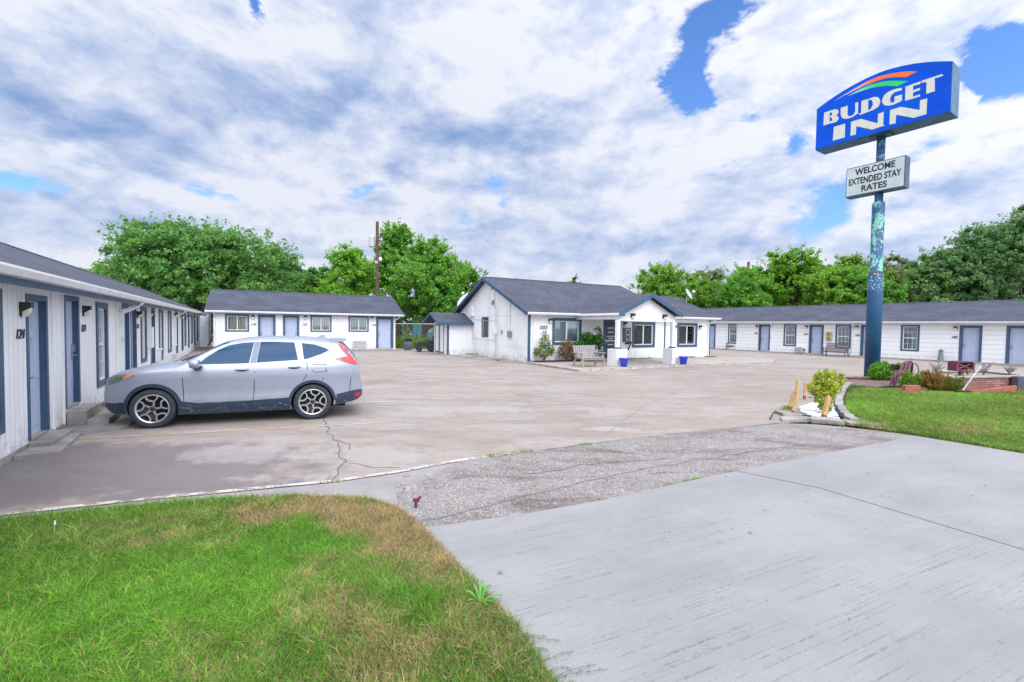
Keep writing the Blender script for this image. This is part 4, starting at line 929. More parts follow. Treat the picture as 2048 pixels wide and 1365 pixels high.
def side_panel(name, polys, off, mat, sides=(-1, 1), parent=None, mx=.06, hem=.02):
    out = []
    for sg in sides:
        b = MB()
        for poly in polys:
            V_, F_ = refine(poly, mx); n = len(V_)
            b.add([(x, sg*(yside(x, z)+off), z) for x, z in V_], F_)
            m_ = len(poly); P = [(x, sg*(yside(x, z)+off), z) for x, z in poly]+[(x, sg*(yside(x, z)+off-hem), z) for x, z in poly]
            b.add(P, [(i, (i+1) % m_, m_+(i+1) % m_, m_+i) for i in range(m_)])
        o = b.build(name, mat, parent or car, smooth=False); 
        for p in o.data.polygons: p.use_smooth = len(p.vertices) == 3
        out.append(o)
    return out
def arc(cx, cz, r, a0, a1, n=20): return [(cx+r*math.cos(rad(a0+(a1-a0)*i/n)), cz+r*math.sin(rad(a0+(a1-a0)*i/n))) for i in range(n+1)]
W1 = [(1.60, 1.155), (1.74, 1.29), (1.90, 1.41), (2.08, 1.50), (2.30, 1.545), (2.50, 1.562), (2.44, 1.165)]
W2 = [(2.62, 1.567), (2.9, 1.568), (3.22, 1.555), (3.30, 1.215), (2.57, 1.175)]
W3 = [(3.36, 1.545), (3.60, 1.515), (3.80, 1.445), (3.88, 1.40), (3.74, 1.33), (3.50, 1.245), (3.41, 1.225)]
for W in (W1, W2, W3): side_panel('side_window', [W], .006, MAT['tint'])
# chrome line round the glasshouse and dark pillar
SUR = [(1.50, 1.115), (1.66, 1.255), (1.84, 1.395), (2.02, 1.495), (2.28, 1.568), (2.6, 1.592), (3.0, 1.595), (3.4, 1.573), (3.66, 1.54), (3.86, 1.46), (3.985, 1.40), (3.80, 1.31), (3.52, 1.205), (3.0, 1.16), (2.5, 1.135), (1.9, 1.12)]
L1 = [(x, z) for x, z in SUR]+[(1.50, 1.115)]
def band(pts, w):
    polys = []
    for (x0, z0), (x1, z1) in zip(pts, pts[1:]):
        d = Vector((x1-x0, z1-z0)); 
        if d.length < 1e-6: continue
        n = Vector((-d.y, d.x)).normalized()*w/2; e = d.normalized()*w*.3
        polys.append([(x0+n.x-e.x, z0+n.y-e.y), (x1+n.x+e.x, z1+n.y+e.y), (x1-n.x+e.x, z1-n.y+e.y), (x0-n.x-e.x, z0-n.y-e.y)])
    return polys
side_panel('window_chrome', band(L1[9:]+L1[:0], .018), .009, MAT['chrome'], mx=.2, hem=.004)
side_panel('window_chrome', band([(1.40, 1.10), (1.58, 1.235), (1.80, 1.385), (2.0, 1.495), (2.25, 1.575)], .014), .006, MAT['chrome'], mx=.2, hem=.004)
side_panel('door_pillar', [[(2.46, 1.166), (2.51, 1.562), (2.612, 1.566), (2.56, 1.174)]], .004, paint('pillar_dark', (.10, .12, .17), .3, .05, 4, coat=.5))
side_panel('door_pillar', [[(3.31, 1.216), (3.235, 1.552), (3.35, 1.545), (3.40, 1.224)]], .004, MAT['car'])
seam = [[(2.50, .30), (2.53, .60), (2.545, 1.0), (2.55, 1.165)], [(1.40, .30), (1.385, .62), (1.375, .9), (1.40, 1.08)], [(3.44, 1.21), (3.475, 1.08), (3.45, .9), (3.40, .80)], [(3.58, 1.11), (3.585, .98), (3.62, .965), (3.80, .97), (3.825, 1.0), (3.82, 1.105), (3.79, 1.12), (3.61, 1.122), (3.58, 1.11)], [(3.74, .78), (3.84, .98), (3.96, 1.20)], [(4.28, .55), (4.30, .80), (4.36, 1.0)]]
for s_ in seam: side_panel('panel_gap', band(s_, .010), .003, MAT['well'], mx=.3, hem=.003)
# lower cladding: arches, sills, bumper skirts
def archpoly(cx, r0, r1, a0, a1): return arc(cx, .36, r1-.018, a0, a1)+arc(cx, .36, r0, a1, a0)
side_panel('arch_cladding', [archpoly(.91, .392, .475, -8, 178)], .012, MAT['clad']); side_panel('arch_cladding', [archpoly(3.57, .392, .465, 2, 186)], .012, MAT['clad'])
side_panel('sill_cladding', [[(1.29, .24), (1.35, .48), (1.6, .435), (2.4, .442), (3.13, .47), (3.17, .235), (2.4, .225)]], .012, MAT['clad'])
side_panel('door_moulding', [[(1.42, .37), (2.5, .385), (2.5, .345), (1.42, .335)], [(2.54, .38), (3.1, .395), (3.1, .355), (2.54, .345)]], .022, MAT['clad'])
side_panel('rear_skirt', [[(4.00, .29), (4.03, .50), (4.35, .56), (4.52, .57), (4.52, .45), (4.42, .36), (4.2, .31)]], .012, MAT['clad'])
side_panel('front_skirt', [[(.115, .46), (.28, .465), (.44, .49), (.53, .42), (.50, .27), (.25, .28), (.13, .38)]], .010, MAT['clad'])
side_panel('tail_light', [[(4.05, 1.515), (4.12, 1.525), (4.27, 1.375), (4.395, 1.235), (4.43, 1.10), (4.33, 1.105), (4.18, 1.16), (3.98, 1.225), (4.16, 1.262), (4.255, 1.265), (4.14, 1.40)]], .010, MAT['red'])
side_panel('rear_reflector', [[(4.36, .47), (4.47, .52), (4.50, .46), (4.42, .41)]], .018, MAT['red'])
hl = side_panel('headlight', [[(.215, .955), (.36, .975), (.53, .995), (.47, .93), (.40, .865), (.30, .815), (.185, .80)]], .012, MAT['hlglass'])
side_panel('side_marker', [[(.53, .985), (.66, .985), (.56, .935), (.48, .895), (.465, .925)]], .013, MAT['amber'])
# door handles, mirrors, spoiler, windscreen, rear glass, lamps of the nose
for sg in (-1, 1):
    for hx, hz in ((2.33, 1.045), (3.24, 1.075)):
        y = yside(hx, hz); h = MB(); h.tube([(hx-.11, sg*(y-.005), hz-.012), (hx-.09, sg*(y+.03), hz), (hx, sg*(y+.038), hz+.006), (hx+.09, sg*(y+.03), hz+.004), (hx+.11, sg*(y-.005), hz-.006)], [.013, .016, .017, .016, .013], 8); h.build('door_handle', MAT['car'], car, smooth=True)
        side_panel('handle_cup', [[(hx-.10, hz-.01), (hx-.05, hz-.035), (hx+.05, hz-.035), (hx+.09, hz-.01), (hx, hz+.01)]], .002, MAT['well'], sides=(sg,), hem=.002)
    y = yside(1.62, 1.12); mm = MB()
    mm.lathe([(0, -.16), (.05, -.155), (.085, -.11), (.095, 0), (.09, .08), (.07, .105), (0, .11)], 16, (0, 0, 0), 'x')
    mm.v = [(1.60+p[0]*.62+abs(p[1])*.12, sg*(y+.16+p[1]*1.15), 1.175+p[2]*.92) for p in mm.v]; mo = mm.build('wing_mirror', MAT['car'], car, smooth=True)
    m2 = MB(); m2.bar((1.60, sg*(y-.02), 1.11), (1.63, sg*(y+.13), 1.10), .12, .05); m2.build('mirror_arm', MAT['clad'], mo)
def top_panel(name, x0, x1, w0, w1, off, mat, n=14, k=16):
    b = MB(); V_ = []
    for i in range(n+1):
        x = x0+(x1-x0)*i/n; w = w0+(w1-w0)*i/n
        for j in range(k+1): y = -w+2*w*j/k; V_.append((x, y, topz(x, y)+off))
    b.add(V_, [(i*(k+1)+j, i*(k+1)+j+1, (i+1)*(k+1)+j+1, (i+1)*(k+1)+j) for i in range(n) for j in range(k)]); return b.build(name, mat, car, smooth=True)
top_panel('windscreen', 1.36, 2.04, .72, .56, .008, MAT['tint']); top_panel('rear_window', 4.17, 4.40, .50, .56, .008, MAT['tint'])
b = MB(); b.bar((1.28, -.55, 1.205), (1.45, -.1, 1.29), .02, .02); b.bar((1.28, .1, 1.205), (1.45, .5, 1.29), .02, .02); b.build('wiper', MAT['black'], car)
sp_ = MB(); sp_.prism([(3.90, 1.622), (4.10, 1.618), (4.225, 1.612), (4.215, 1.585), (4.06, 1.55), (3.9, 1.57)], lambda x, z: (x, -.56, z), lambda x, z: (x, .56, z)); sp_.build('roof_spoiler', MAT['car'], car, bevel=.008)
b = MB(); b.prism([(3.62, 1.64), (3.72, 1.70), (3.78, 1.70), (3.80, 1.63)], lambda x, z: (x, -.012, z), lambda x, z: (x, .012, z)); b.build('roof_antenna', MAT['car'], car, bevel=.004)
b = MB(); b.box(.085, .12, -.5, .5, .62, .84); b.build('grille', MAT['black'], car); b = MB(); b.box(.105, .16, -.50, .50, .36, .50); b.build('lower_intake', MAT['black'], car)
# wheels
def wheel():
    root = bpy.data.objects.new('wheel', None)
    b = MB(); b.lathe([(.245, -.10), (.29, -.118), (.335, -.112), (.352, -.095), (.36, -.06), (.36, .06), (.352, .095), (.335, .112), (.29, .118), (.245, .10)], 56, (0, 0, 0), 'y', cap=False)
    tread = b
    ty = b.build('wheel', MAT['tyre'], None, smooth=True)
    r = MB(); r.lathe([(.246, -.108), (.252, -.113), (.238, -.106), (.232, -.02), (.0, -.02)], 56, (0, 0, 0), 'y', cap=False); r.m = 0
    r.lathe([(.0, -.10), (.022, -.104), (.030, -.098), (.058, -.094), (.068, -.07)], 30, (0, 0, 0), 'y')
    rb = r.build('rim', MAT['rimdark'], ty, smooth=True)
    f = MB(); f.lathe([(.236, -.104), (.252, -.118), (.262, -.116), (.262, -.108), (.238, -.09)], 56, (0, 0, 0), 'y', cap=False)
    def P(rr, a): return (rr*math.cos(rad(a)), rr*math.sin(rad(a)))
    for k in range(5):
        a = 72*k+18
        path = [(.045, a-12, .030), (.115, a-13, .026), (.135, a-2, .026), (.150, a+16, .026), (.19, a+26, .027), (.243, a+25, .034)]
        path2 = [(.130, a-6, .022), (.165, a-16, .022), (.20, a-20, .022), (.243, a-18, .026)]
        for pth in (path, path2):
            L_, R_ = [], []
            for i, (rr, aa, w) in enumerate(pth):
                p = Vector(P(rr, aa)); p0 = Vector(P(*pth[max(i-1, 0)][:2])); p1 = Vector(P(*pth[min(i+1, len(pth)-1)][:2])); n = (p1-p0).normalized(); n = Vector((-n.y, n.x))*w/2
                L_.append(tuple(p+n)); R_.append(tuple(p-n))
            f.prism(L_+R_[::-1], lambda x, z: (x, -.100, z), lambda x, z: (x, -.060, z))
        f.lathe([(.0, -.106), (.009, -.106), (.011, -.095)], 8, (.048*math.cos(rad(a+24)), 0, .048*math.sin(rad(a+24))), 'y')
    f.build('spokes', MAT['rim'], rb, bevel=.003)
    bpy.data.objects.remove(root); return ty
w0 = wheel(); w0.parent = car
for i, (x, sg) in enumerate(((.91, -1), (3.57, -1), (.91, 1), (3.57, 1))):
    w = w0 if i == 0 else w0.copy()
    if i:
        C.objects.link(w); w.parent = car
        for ch in list(w0.children):
            c = ch.copy(); C.objects.link(c); c.parent = w
            for g_ in ch.children: d = g_.copy(); C.objects.link(d); d.parent = c
    w.location = (x, sg*.80, .36); w.rotation_euler = (0, rad(17*i), 0) if sg < 0 else (0, 0, PI)
# thing > part > sub-part only: fold the spokes in as a second child of the wheel
for o in list(bpy.data.objects):
    if o.name.startswith('spokes') and o.parent and o.parent.name.startswith('rim'): o.parent = o.parent.parent
b = MB(); b.box(.5, 4.2, -.55, .55, .20, .30); b.build('underbody', MAT['well'], car)

# ------------------------------------------------------------------ the tall sign on its pole
PB = (14.89, 18.8); SGR = rad(-57)
sg_ = thing('pole_sign', 'tall blue motel sign and white letter board on a peeling blue pole', 'sign', (PB[0], PB[1], 0), SGR)
def sign_blue():
    t = NT('sign_blue_face'); X, Y, Z = t.sep(); n = t.noise(.8, 5, .6)
    col = t.mix(t.ramp(n, .35, .7), (.002, .075, .62), (.003, .11, .72)); return t.fin(col, .3, 0, .12, .0)
MAT['signblue'] = sign_blue(); MAT['signcase'] = paint('sign_case_blue', (.060, .18, .34), .45, .22, 2.5, (.12, .22, .30, 1)); MAT['signunder'] = paint('sign_case_under', (.055, .11, .19), .5, .2, 3)
MAT['letter'] = paint('ivory_letter', (.70, .70, .62), .5, .05, 5, bump=0); MAT['board'] = paint('letter_board_white', (.58, .66, .67), .35, .10, 2, bump=0)
FACE = [(-2.25, 9.90), (-2.25, 11.70), (-1.95, 11.84), (-1.58, 11.98), (-1.2, 12.10), (-.8, 12.19), (-.4, 12.255), (0, 12.285), (.3, 12.275), (.7, 12.215), (1.08, 12.13), (1.46, 12.01), (1.84, 11.86), (2.19, 11.70), (2.19, 9.90)]
b = MB(); b.prism(FACE, lambda x, z: (x, -.43, z), lambda x, z: (x, .45, z)); b.build('sign_cabinet', MAT['signcase'], sg_, bevel=.01)
FI = [(x*.99-.0003, 11.05+(z-11.05)*.985) for x, z in FACE]
b = MB(); b.prism(FI, lambda x, z: (x, -.445, z), lambda x, z: (x, -.425, z)); fo = b.build('sign_face', MAT['signblue'], sg_)
b = MB(); b.prism(FI, lambda x, z: (x, .46, z), lambda x, z: (x, .44, z)); b.build('sign_face', MAT['signblue'], sg_)
LET = dict(
B=[[(-1.944, 11.427), (-1.728, 11.424), (-1.71, 10.877), (-1.957, 10.875)], [(-1.728, 11.424), (-1.54, 11.413), (-1.44, 11.375), (-1.383, 11.27), (-1.397, 11.187), (-1.47, 11.137), (-1.385, 11.045), (-1.372, 10.929), (-1.448, 10.86), (-1.559, 10.859), (-1.71, 10.877), (-1.713, 10.948), (-1.645, 10.959), (-1.615, 11.018), (-1.65, 11.115), (-1.719, 11.155), (-1.721, 11.197), (-1.653, 11.2), (-1.622, 11.25), (-1.657, 11.336), (-1.725, 11.345)]],
U=[[(-1.314, 11.39), (-1.059, 11.381), (-1.053, 11.003), (-1.004, 10.93), (-0.92, 10.904), (-0.827, 10.932), (-0.779, 11.021), (-0.786, 11.387), (-0.685, 11.384), (-0.676, 10.91), (-0.733, 10.905), (-0.848, 10.845), (-1.012, 10.838), (-1.157, 10.872), (-1.256, 10.955), (-1.304, 11.097)]],
D=[[(-0.57, 11.381), (-0.34, 11.368), (-0.323, 10.848), (-0.513, 10.833), (-0.604, 10.829), (-0.652, 10.893), (-0.568, 10.901)], [(-0.34, 11.368), (-0.163, 11.375), (-0.031, 11.327), (0.055, 11.209), (0.071, 11.061), (0.015, 10.927), (-0.124, 10.864), (-0.323, 10.848), (-0.324, 10.888), (-0.226, 10.956), (-0.169, 11.09), (-0.191, 11.23), (-0.249, 11.305), (-0.338, 11.315)]],
G=[[(0.74, 11.362), (0.744, 11.253), (0.645, 11.277), (0.522, 11.278), (0.425, 11.204), (0.383, 11.081), (0.404, 10.945), (0.462, 10.901), (0.53, 10.907), (0.527, 11.111), (0.758, 11.1), (0.766, 10.864), (0.68, 10.84), (0.517, 10.811), (0.35, 10.826), (0.21, 10.906), (0.135, 11.039), (0.131, 11.156), (0.186, 11.288), (0.31, 11.38), (0.497, 11.40), (0.621, 11.383)]],
E=[[(0.856, 11.35), (1.303, 11.363), (1.306, 11.269), (1.088, 11.277), (1.089, 11.12), (1.296, 11.128), (1.298, 11.041), (1.092, 11.03), (1.093, 10.875), (1.304, 10.88), (1.307, 10.801), (0.862, 10.812)]],
T=[[(1.331, 11.368), (1.907, 11.357), (1.948, 11.286), (1.708, 11.287), (1.728, 10.818), (1.482, 10.819), (1.484, 11.229), (1.41, 11.285), (1.344, 11.277)]],
I=[[(-1.546, 10.675), (-1.126, 10.667), (-1.119, 10.09), (-1.567, 10.10)]],
N=[[(-0.912, 10.666), (-0.564, 10.655), (0.009, 10.272), (0.014, 10.642), (0.198, 10.647), (0.197, 10.161), (0.25, 10.098), (-0.175, 10.084), (-0.717, 10.415), (-0.725, 10.074), (-0.917, 10.09)]],
N2=[[(0.404, 10.639), (0.737, 10.637), (1.31, 10.297), (1.311, 10.658), (1.517, 10.643), (1.517, 10.067), (1.144, 10.064), (0.603, 10.386), (0.594, 10.06), (0.395, 10.08)]])
b = MB()
for k_, ps in LET.items():
    for p_ in ps: b.prism(p_, lambda x, z: (x, -.449, z), lambda x, z: (x, -.446, z))
b.build('sign_lettering', MAT['letter'], fo)
def swoosh(name, c0, c1, x0, x1):
    t = NT(name); X, Y, Z = t.sep(); return t.fin(t.mix(t.ramp(X, x0, x1), c0, c1), .4)
ORP = [(-1.60, 11.765), (-.862, 11.99), (-.409, 12.105), (0, 12.125), (.371, 12.063), (.743, 11.966), (.965, 11.881), (1.203, 11.766), (.852, 11.713), (.481, 11.877), (.20, 11.955), (-.117, 11.975), (-.516, 11.955), (-.86, 11.914), (-1.213, 11.857)]
GRP = [(-1.091, 11.78), (-.628, 11.884), (-.292, 11.915), (.05, 11.875), (.3, 11.815), (.486, 11.741), (.938, 11.527), (.597, 11.478), (.281, 11.634), (0, 11.715), (-.25, 11.765), (-.511, 11.785), (-.856, 11.791)]
for nm, P_, c0, c1 in (('orange_swoosh', ORP, (.75, .62, .66), (.90, .16, .02)), ('green_swoosh', GRP, (.35, .78, .75), (.01, .62, .12))):
    b = MB(); b.prism(P_, lambda x, z: (x, -.449, z), lambda x, z: (x, -.446, z)); b.build(nm, swoosh(nm+'_paint', c0, c1, -1.4 if 'or' in nm[:2] else -1.0, -.1), fo)
bd = bx(sg_, 'letter_board', MAT['signunder'], (-1.09, .90, -.245, .22, 7.585, 8.80), bevel=.008)
bf = bx(bd, 'board_face', MAT['board'], (-1.06, .865, -.255, -.246, 7.63, 8.765))
for s_, ft in (('WELCOME', (-.77, .575, 8.43, 8.70)), ('EXTENDED STAY', (-.985, .78, 8.055, 8.325)), ('RATES', (-.525, .335, 7.715, 7.97))): text('board_lettering', s_, bd, 0, -.258, 0, .3, MAT['num'], bold=.008, ext=.002, fit=ft)
def peel():
    t = NT('peeling_pole_paint'); X, Y, Z = t.sep(); n = t.noise(2.4, 8, .72, t.vec((1.4, 1.4, .8))); f = t.noise(13, 6, .7)
    blue = t.mix(t.ramp(t.noise(1.2, 4), .3, .7), (.010, .065, .155), (.014, .095, .21))
    zone = t.m('MULTIPLY', t.ramp(Z, 4.30, 4.34), t.ramp(Z, 7.15, 7.3, 1, 0))
    p1 = t.m('MULTIPLY', zone, t.ramp(t.m('ADD', n, t.m('MULTIPLY', f, .2)), .585, .60))
    col = t.mix(p1, blue, t.mix(t.ramp(f, .4, .7), (.14, .40, .33), (.26, .52, .44)))
    p2 = t.m('MULTIPLY', t.m('MULTIPLY', t.ramp(Z, 3.3, 3.9), t.ramp(Z, 4.30, 4.32, 1, 0)), t.ramp(t.noise(17, 4, .6), .57, .61))
    col = t.mix(p2, col, (.42, .62, .66)); col = t.mix(t.m('MULTIPLY', t.ramp(t.noise(26, 4, .7), .64, .67), .6), col, (.20, .38, .50))
    p3 = t.m('MULTIPLY', t.ramp(Z, 7.3, 7.4), t.ramp(t.noise(5, 7, .75), .52, .58)); col = t.mix(p3, col, (.16, .28, .38))
    return t.fin(col, .5)
MAT['pole'] = peel()
b = MB(); b.lathe([(.265, 0), (.265, 4.28), (.24, 4.33), (.215, 4.34), (.215, 7.12), (.19, 7.2), (.145, 7.22), (.145, 9.92)], 28); b.build('pole', MAT['pole'], sg_, smooth=False)
for p in bpy.data.objects['pole'].data.polygons: p.use_smooth = abs(p.normal.z) < .5
b = MB(); b.lathe([(.24, 4.29), (.255, 4.31), (.255, 4.37), (.22, 4.39)], 28); b.build('pole_joint', paint('rusty_joint', (.16, .12, .12), .8, .3, 9), sg_, smooth=True)
b = MB(); b.box(-.35, .35, -.25, .25, 9.84, 9.90); b.build('mounting_plate', MAT['signunder'], sg_)
b = MB(); b.lathe([(.62, -.02), (.62, .06), (.0, .06)], 28); o = b.build('pole_footing', MAT['kerb'], kind='structure'); o.location = (14.80, 18.55, 0)

# ------------------------------------------------------------------ benches
MAT['wood_grey'] = paint('weathered_grey_wood', (.36, .33, .33), .8, .2, 8, (.20, .18, .17, 1), .5); MAT['wood_log'] = paint('pale_log_wood', (.40, .32, .26), .8, .2, 6, None, .4); MAT['wood_dk'] = paint('dark_weathered_wood', (.17, .145, .15), .8, .25, 8, None, .4)
def bench(label, loc, rz, wood, legs, W=1.25, group='wooden benches outside the motel rooms', vertical=True):
    t = thing('bench', label, 'bench', loc, rz, group); h = W/2
    s = MB()
    for i in range(5): s.box(-h, h, -.30+i*.11, -.21+i*.11, .40, .435)
    s.build('seat', wood, t)
    k = MB()
    if vertical:
        n = 11
        for i in range(n): x = -h+.02+(W-.04)*i/n; k.bar((x+.05, .26, .40), (x+.05, .44, .98), .095, .022, (0, 1, 0))
        k.bar((-h, .44, .955), (h, .44, .955), .04, .06); k.bar((-h, .31, .50), (h, .31, .50), .04, .06)
    else:
        for i in range(5): z = .50+i*.11; k.bar((-h, .30+.05*i*.6, z), (h, .30+.05*i*.6, z), .022, .085)
    k.build('backrest', wood, t)
    for sg in (-1, 1):
        x = sg*(h-.04)
        l = MB(); l.tube([(x, -.34, 0), (x, -.20, .62)], [.042, .038], 8); l.build('leg', legs, t)
        l = MB(); l.tube([(x, .38, 0), (x, .16, .62)], [.042, .038], 8); l.build('leg', legs, t)
        a = MB(); a.box(x-.07, x+.07, -.36, .40, .62, .655); a.build('armrest', wood, t, bevel=.01)
    r = MB(); r.tube([(-h+.03, -.26, .34), (h-.03, -.26, .34)], .03, 8); r.tube([(-h+.03, .25, .34), (h-.03, .25, .34)], .03, 8); r.build('seat_rail', legs, t); return t
bw = to_world(1.28, -3.52)
bench('pale grey log-legged bench on the office porch walk in front of the bushes', (bw[0], bw[1], .09), OROT+rad(2), MAT['wood_grey'], MAT['wood_log'], 1.36)
bench('dark weathered bench below the yellow meter box by room 104', (24.25, 34.15, 0), RROT+rad(3), MAT['wood_dk'], MAT['wood_dk'], 1.5, vertical=False)
bench('small dark bench at the far end of the right wing, beside the office corner', (20.9, 42.5, 0), RROT+rad(22), MAT['wood_dk'], MAT['wood_dk'], 1.6, vertical=False)
b = MB(); b.lathe([(.02, 0), (.14, .02), (.16, .2), (.12, .34), (.07, .40), (.10, .50), (.06, .62), (0, .65)], 16); o = b.build('garden_ornament', MAT['wood_dk'], smooth=True); o.location = (19.9, 43.4, .42)
tag(o, 'small dark figure-shaped ornament at the left end of the far bench', 'ornament'); o.location = (20.32, 43.42, .436)

# blue glazed pots
MAT['pot'] = NT('cobalt_glazed_pot').fin((.006, .03, .50), .15, 0, .6, .6)
for i, (s_, d_, lb) in enumerate(((2.55, 4.30, 'cobalt blue glazed pot by the left porch pillar'), (6.55, 4.30, 'cobalt blue glazed pot by the right porch pillar'))):
    p = to_world(s_ + .25, -d_ + .1); t = thing('flower_pot', lb, 'plant pot', (p[0], p[1], .09), 0, 'cobalt blue pots beside the porch pillars')
    b = MB(); b.lathe([(.0, 0), (.135, 0), (.16, .04), (.225, .36), (.245, .38), (.245, .42), (.215, .42), (.205, .36), (.0, .35)], 32); b.build('pot', MAT['pot'], t, smooth=True)
    b = MB(); b.lathe([(.0, .362), (.204, .362)], 20); b.build('soil', MAT['crack'], t)

# ------------------------------------------------------------------ satellite dishes
def dish(label, loc, rz, tilt, r, mat):
    t = thing('satellite_dish', label, 'satellite dish', loc, rz, 'satellite dishes by the office roof')
    b = MB(); prof = [(r*k/8, .22*r*(k/8)**2) for k in range(9)]; prof2 = [(q[0], q[1]-.02) for q in reversed(prof)]
    b.lathe(prof+prof2[:-1]+[(0.0001, -.02)], 28); R3 = Matrix.Rotation(rad(tilt), 3, 'X'); b.v = [tuple(R3 @ Vector(p)+Vector((0, 0, .75 if r < 1 else 1.3))) for p in b.v]; b.build('dish', mat, t, smooth=True)
    m_ = MB(); z0 = .75 if r < 1 else 1.3; m_.tube([(0, .1, -.45), (0, .1, z0-.15), (0, 0, z0)], .03, 8); m_.build('mast', MAT['steel'], t)
    f_ = R3 @ Vector((0, 0, r*1.05)); a = MB(); e0 = R3 @ Vector((0, -r*.9, .15*r)); a.tube([tuple(e0+Vector((0, 0, z0))), tuple(f_+Vector((0, 0, z0)))], .018, 6); a.build('feed_arm', MAT['steel'], t)
    g = MB(); p = f_+Vector((0, 0, z0)); g.box(p.x-.08, p.x+.08, p.y-.08, p.y+.08, p.z-.08, p.z+.08); g.build('feed_horn', MAT['white'], t, bevel=.02); return t
MAT['dish'] = paint('dish_grey', (.52, .53, .56), .5, .1, 5)
dish('small grey satellite dish on the right slope of the office roof', (12.5, 32.6, 3.62), rad(52), 62, .42, MAT['dish'])
dish('large pale satellite dish rising behind the left slope of the office gable', (-3.45, 36.2, 3.05), rad(-35), 48, .95, MAT['white'])

# ------------------------------------------------------------------ utility poles
MAT['polewood'] = paint('creosoted_pole', (.135, .085, .065), .85, .3, 4, None, .5)
t = thing('utility_pole', 'brown wooden utility pole with a transformer behind the middle wing', 'utility pole', (-13.05, 44, 0))
b = MB(); b.tube([(0, 0, 0), (.0, 0, 11.75)], [.20, .145], 12); b.build('pole', MAT['polewood'], t)
b = MB(); b.lathe([(.0, 9.35), (.27, 9.35), (.29, 9.4), (.29, 10.3), (.24, 10.42), (0, 10.45)], 18, (-.52, 0, 0)); b.build('transformer', paint('transformer_grey', (.50, .52, .53), .5, .08, 4), t, smooth=False)
b = MB(); b.bar((-.5, 0, 9.9), (0, 0, 9.9), .06); b.tube([(0, 0, 8.2), (.25, -.1, 8.9), (.32, -.1, 8.4)], .02, 6); b.build('bracket', MAT['steel'], t)
b = MB(); b.lathe([(.0, 7.95), (.15, 8.0), (.17, 8.2), (.10, 8.35), (0, 8.38)], 14, (.34, -.12, 0)); b.build('pole_lamp', MAT['white'], t, smooth=True)
b = MB(); b.box(-.16, .16, -.24, -.15, 7.75, 8.0); b.build('cable_box', MAT['steel'], t)
t = thing('utility_pole', 'distant brown utility pole above the trees right of the office', 'utility pole', (32.0, 62.3, 0)); b = MB(); b.tube([(0, 0, 0), (0, 0, 11.1)], [.2, .16], 10); b.build('pole', MAT['polewood'], t); b = MB(); b.bar((-.5, 0, 10.1), (.5, 0, 10.1), .1); b.build('crossarm', MAT['polewood'], t)

# ------------------------------------------------------------------ small things round the office and mid wing
t = thing('metal_fence', 'pale corrugated metal fence panel closing the gap between left and middle wings', 'fence', (-25.4, 36.4, 0), rad(-36))
b = MB(); n = 44; P_ = []
for i in range(n+1): x = 2.9*i/n; y = .025*(1 if (i//2) % 2 else -1); P_ += [(x, y, .1), (x, y, 2.55)]
b.add(P_, [(2*i, 2*i+2, 2*i+3, 2*i+1) for i in range(n)]); b.build('corrugated_panel', paint('pale_corrugated', (.50, .56, .62), .5, .1, 2), t)
b = MB(); b.box(-.03, .05, .04, .12, 0, 2.6); b.box(2.85, 2.93, .04, .12, 0, 2.6); b.build('fence_post', MAT['steel'], t)
b = MB(); b.tube([(0, 0, 0), (.75, .1, 1.5)], .035, 8); b.tube([(.75, .1, 1.45), (.82, .1, 1.75)], [.08, .06], 8); o = b.build('leaning_pole', MAT['black']); o.location = (-22.9, 34.2, 0); tag(o, 'dark pole leaning against the left corner of the middle wing', 'pole')
pot_ = thing('plant_pot', 'grey tub of dark foliage beside the door of room 114', 'plant pot', (-7.95, 34.9, 0)); b = MB(); b.lathe([(0, 0), (.26, 0), (.34, .62), (.36, .65), (.31, .65), (.3, .58), (0, .58)], 20); b.build('tub', paint('grey_tub', (.20, .25, .33), .6, .15, 5), pot_, smooth=True)
mc = thing('lawn_tractor', 'dark garden tractor half hidden behind the storage shed', 'garden tractor', (-6.15, 33.2, 0), rad(15))
b = MB(); b.box(-.55, .45, -.3, .3, .42, .75); b.prism([(-.9, .4), (-.9, .62), (-.5, .78), (-.45, .4)], lambda x, z: (x, -.25, z), lambda x, z: (x, .25, z)); b.build('body', MAT['black'], mc, bevel=.04)
b = MB(); b.box(.0, .42, -.22, .22, .75, .84); b.box(.35, .45, -.22, .22, .8, 1.15); b.build('seat', MAT['navy'], mc, bevel=.03)
for x, y, r in ((-.62, -.36, .2), (-.62, .36, .2), (.25, -.38, .28), (.25, .38, .28)):
    b = MB(); b.lathe([(.10, -.07), (r-.03, -.09), (r, -.06), (r, .06), (r-.03, .09), (.10, .07)], 22, (x, y, r), 'y'); w = b.build('wheel', MAT['tyre'], mc, smooth=True); b = MB(); b.lathe([(0, -.05), (.11, -.05), (.11, .05), (0, .05)], 14, (x, y, r), 'y'); b.build('hub', MAT['steel'], w)
b = MB(); b.tube([(-.25, 0, .75), (-.1, 0, 1.0)], .02, 6); b.lathe([(.13, -.015), (.16, 0), (.13, .015)], 16, (-.08, 0, 1.02)); b.build('steering_wheel', MAT['black'], mc)
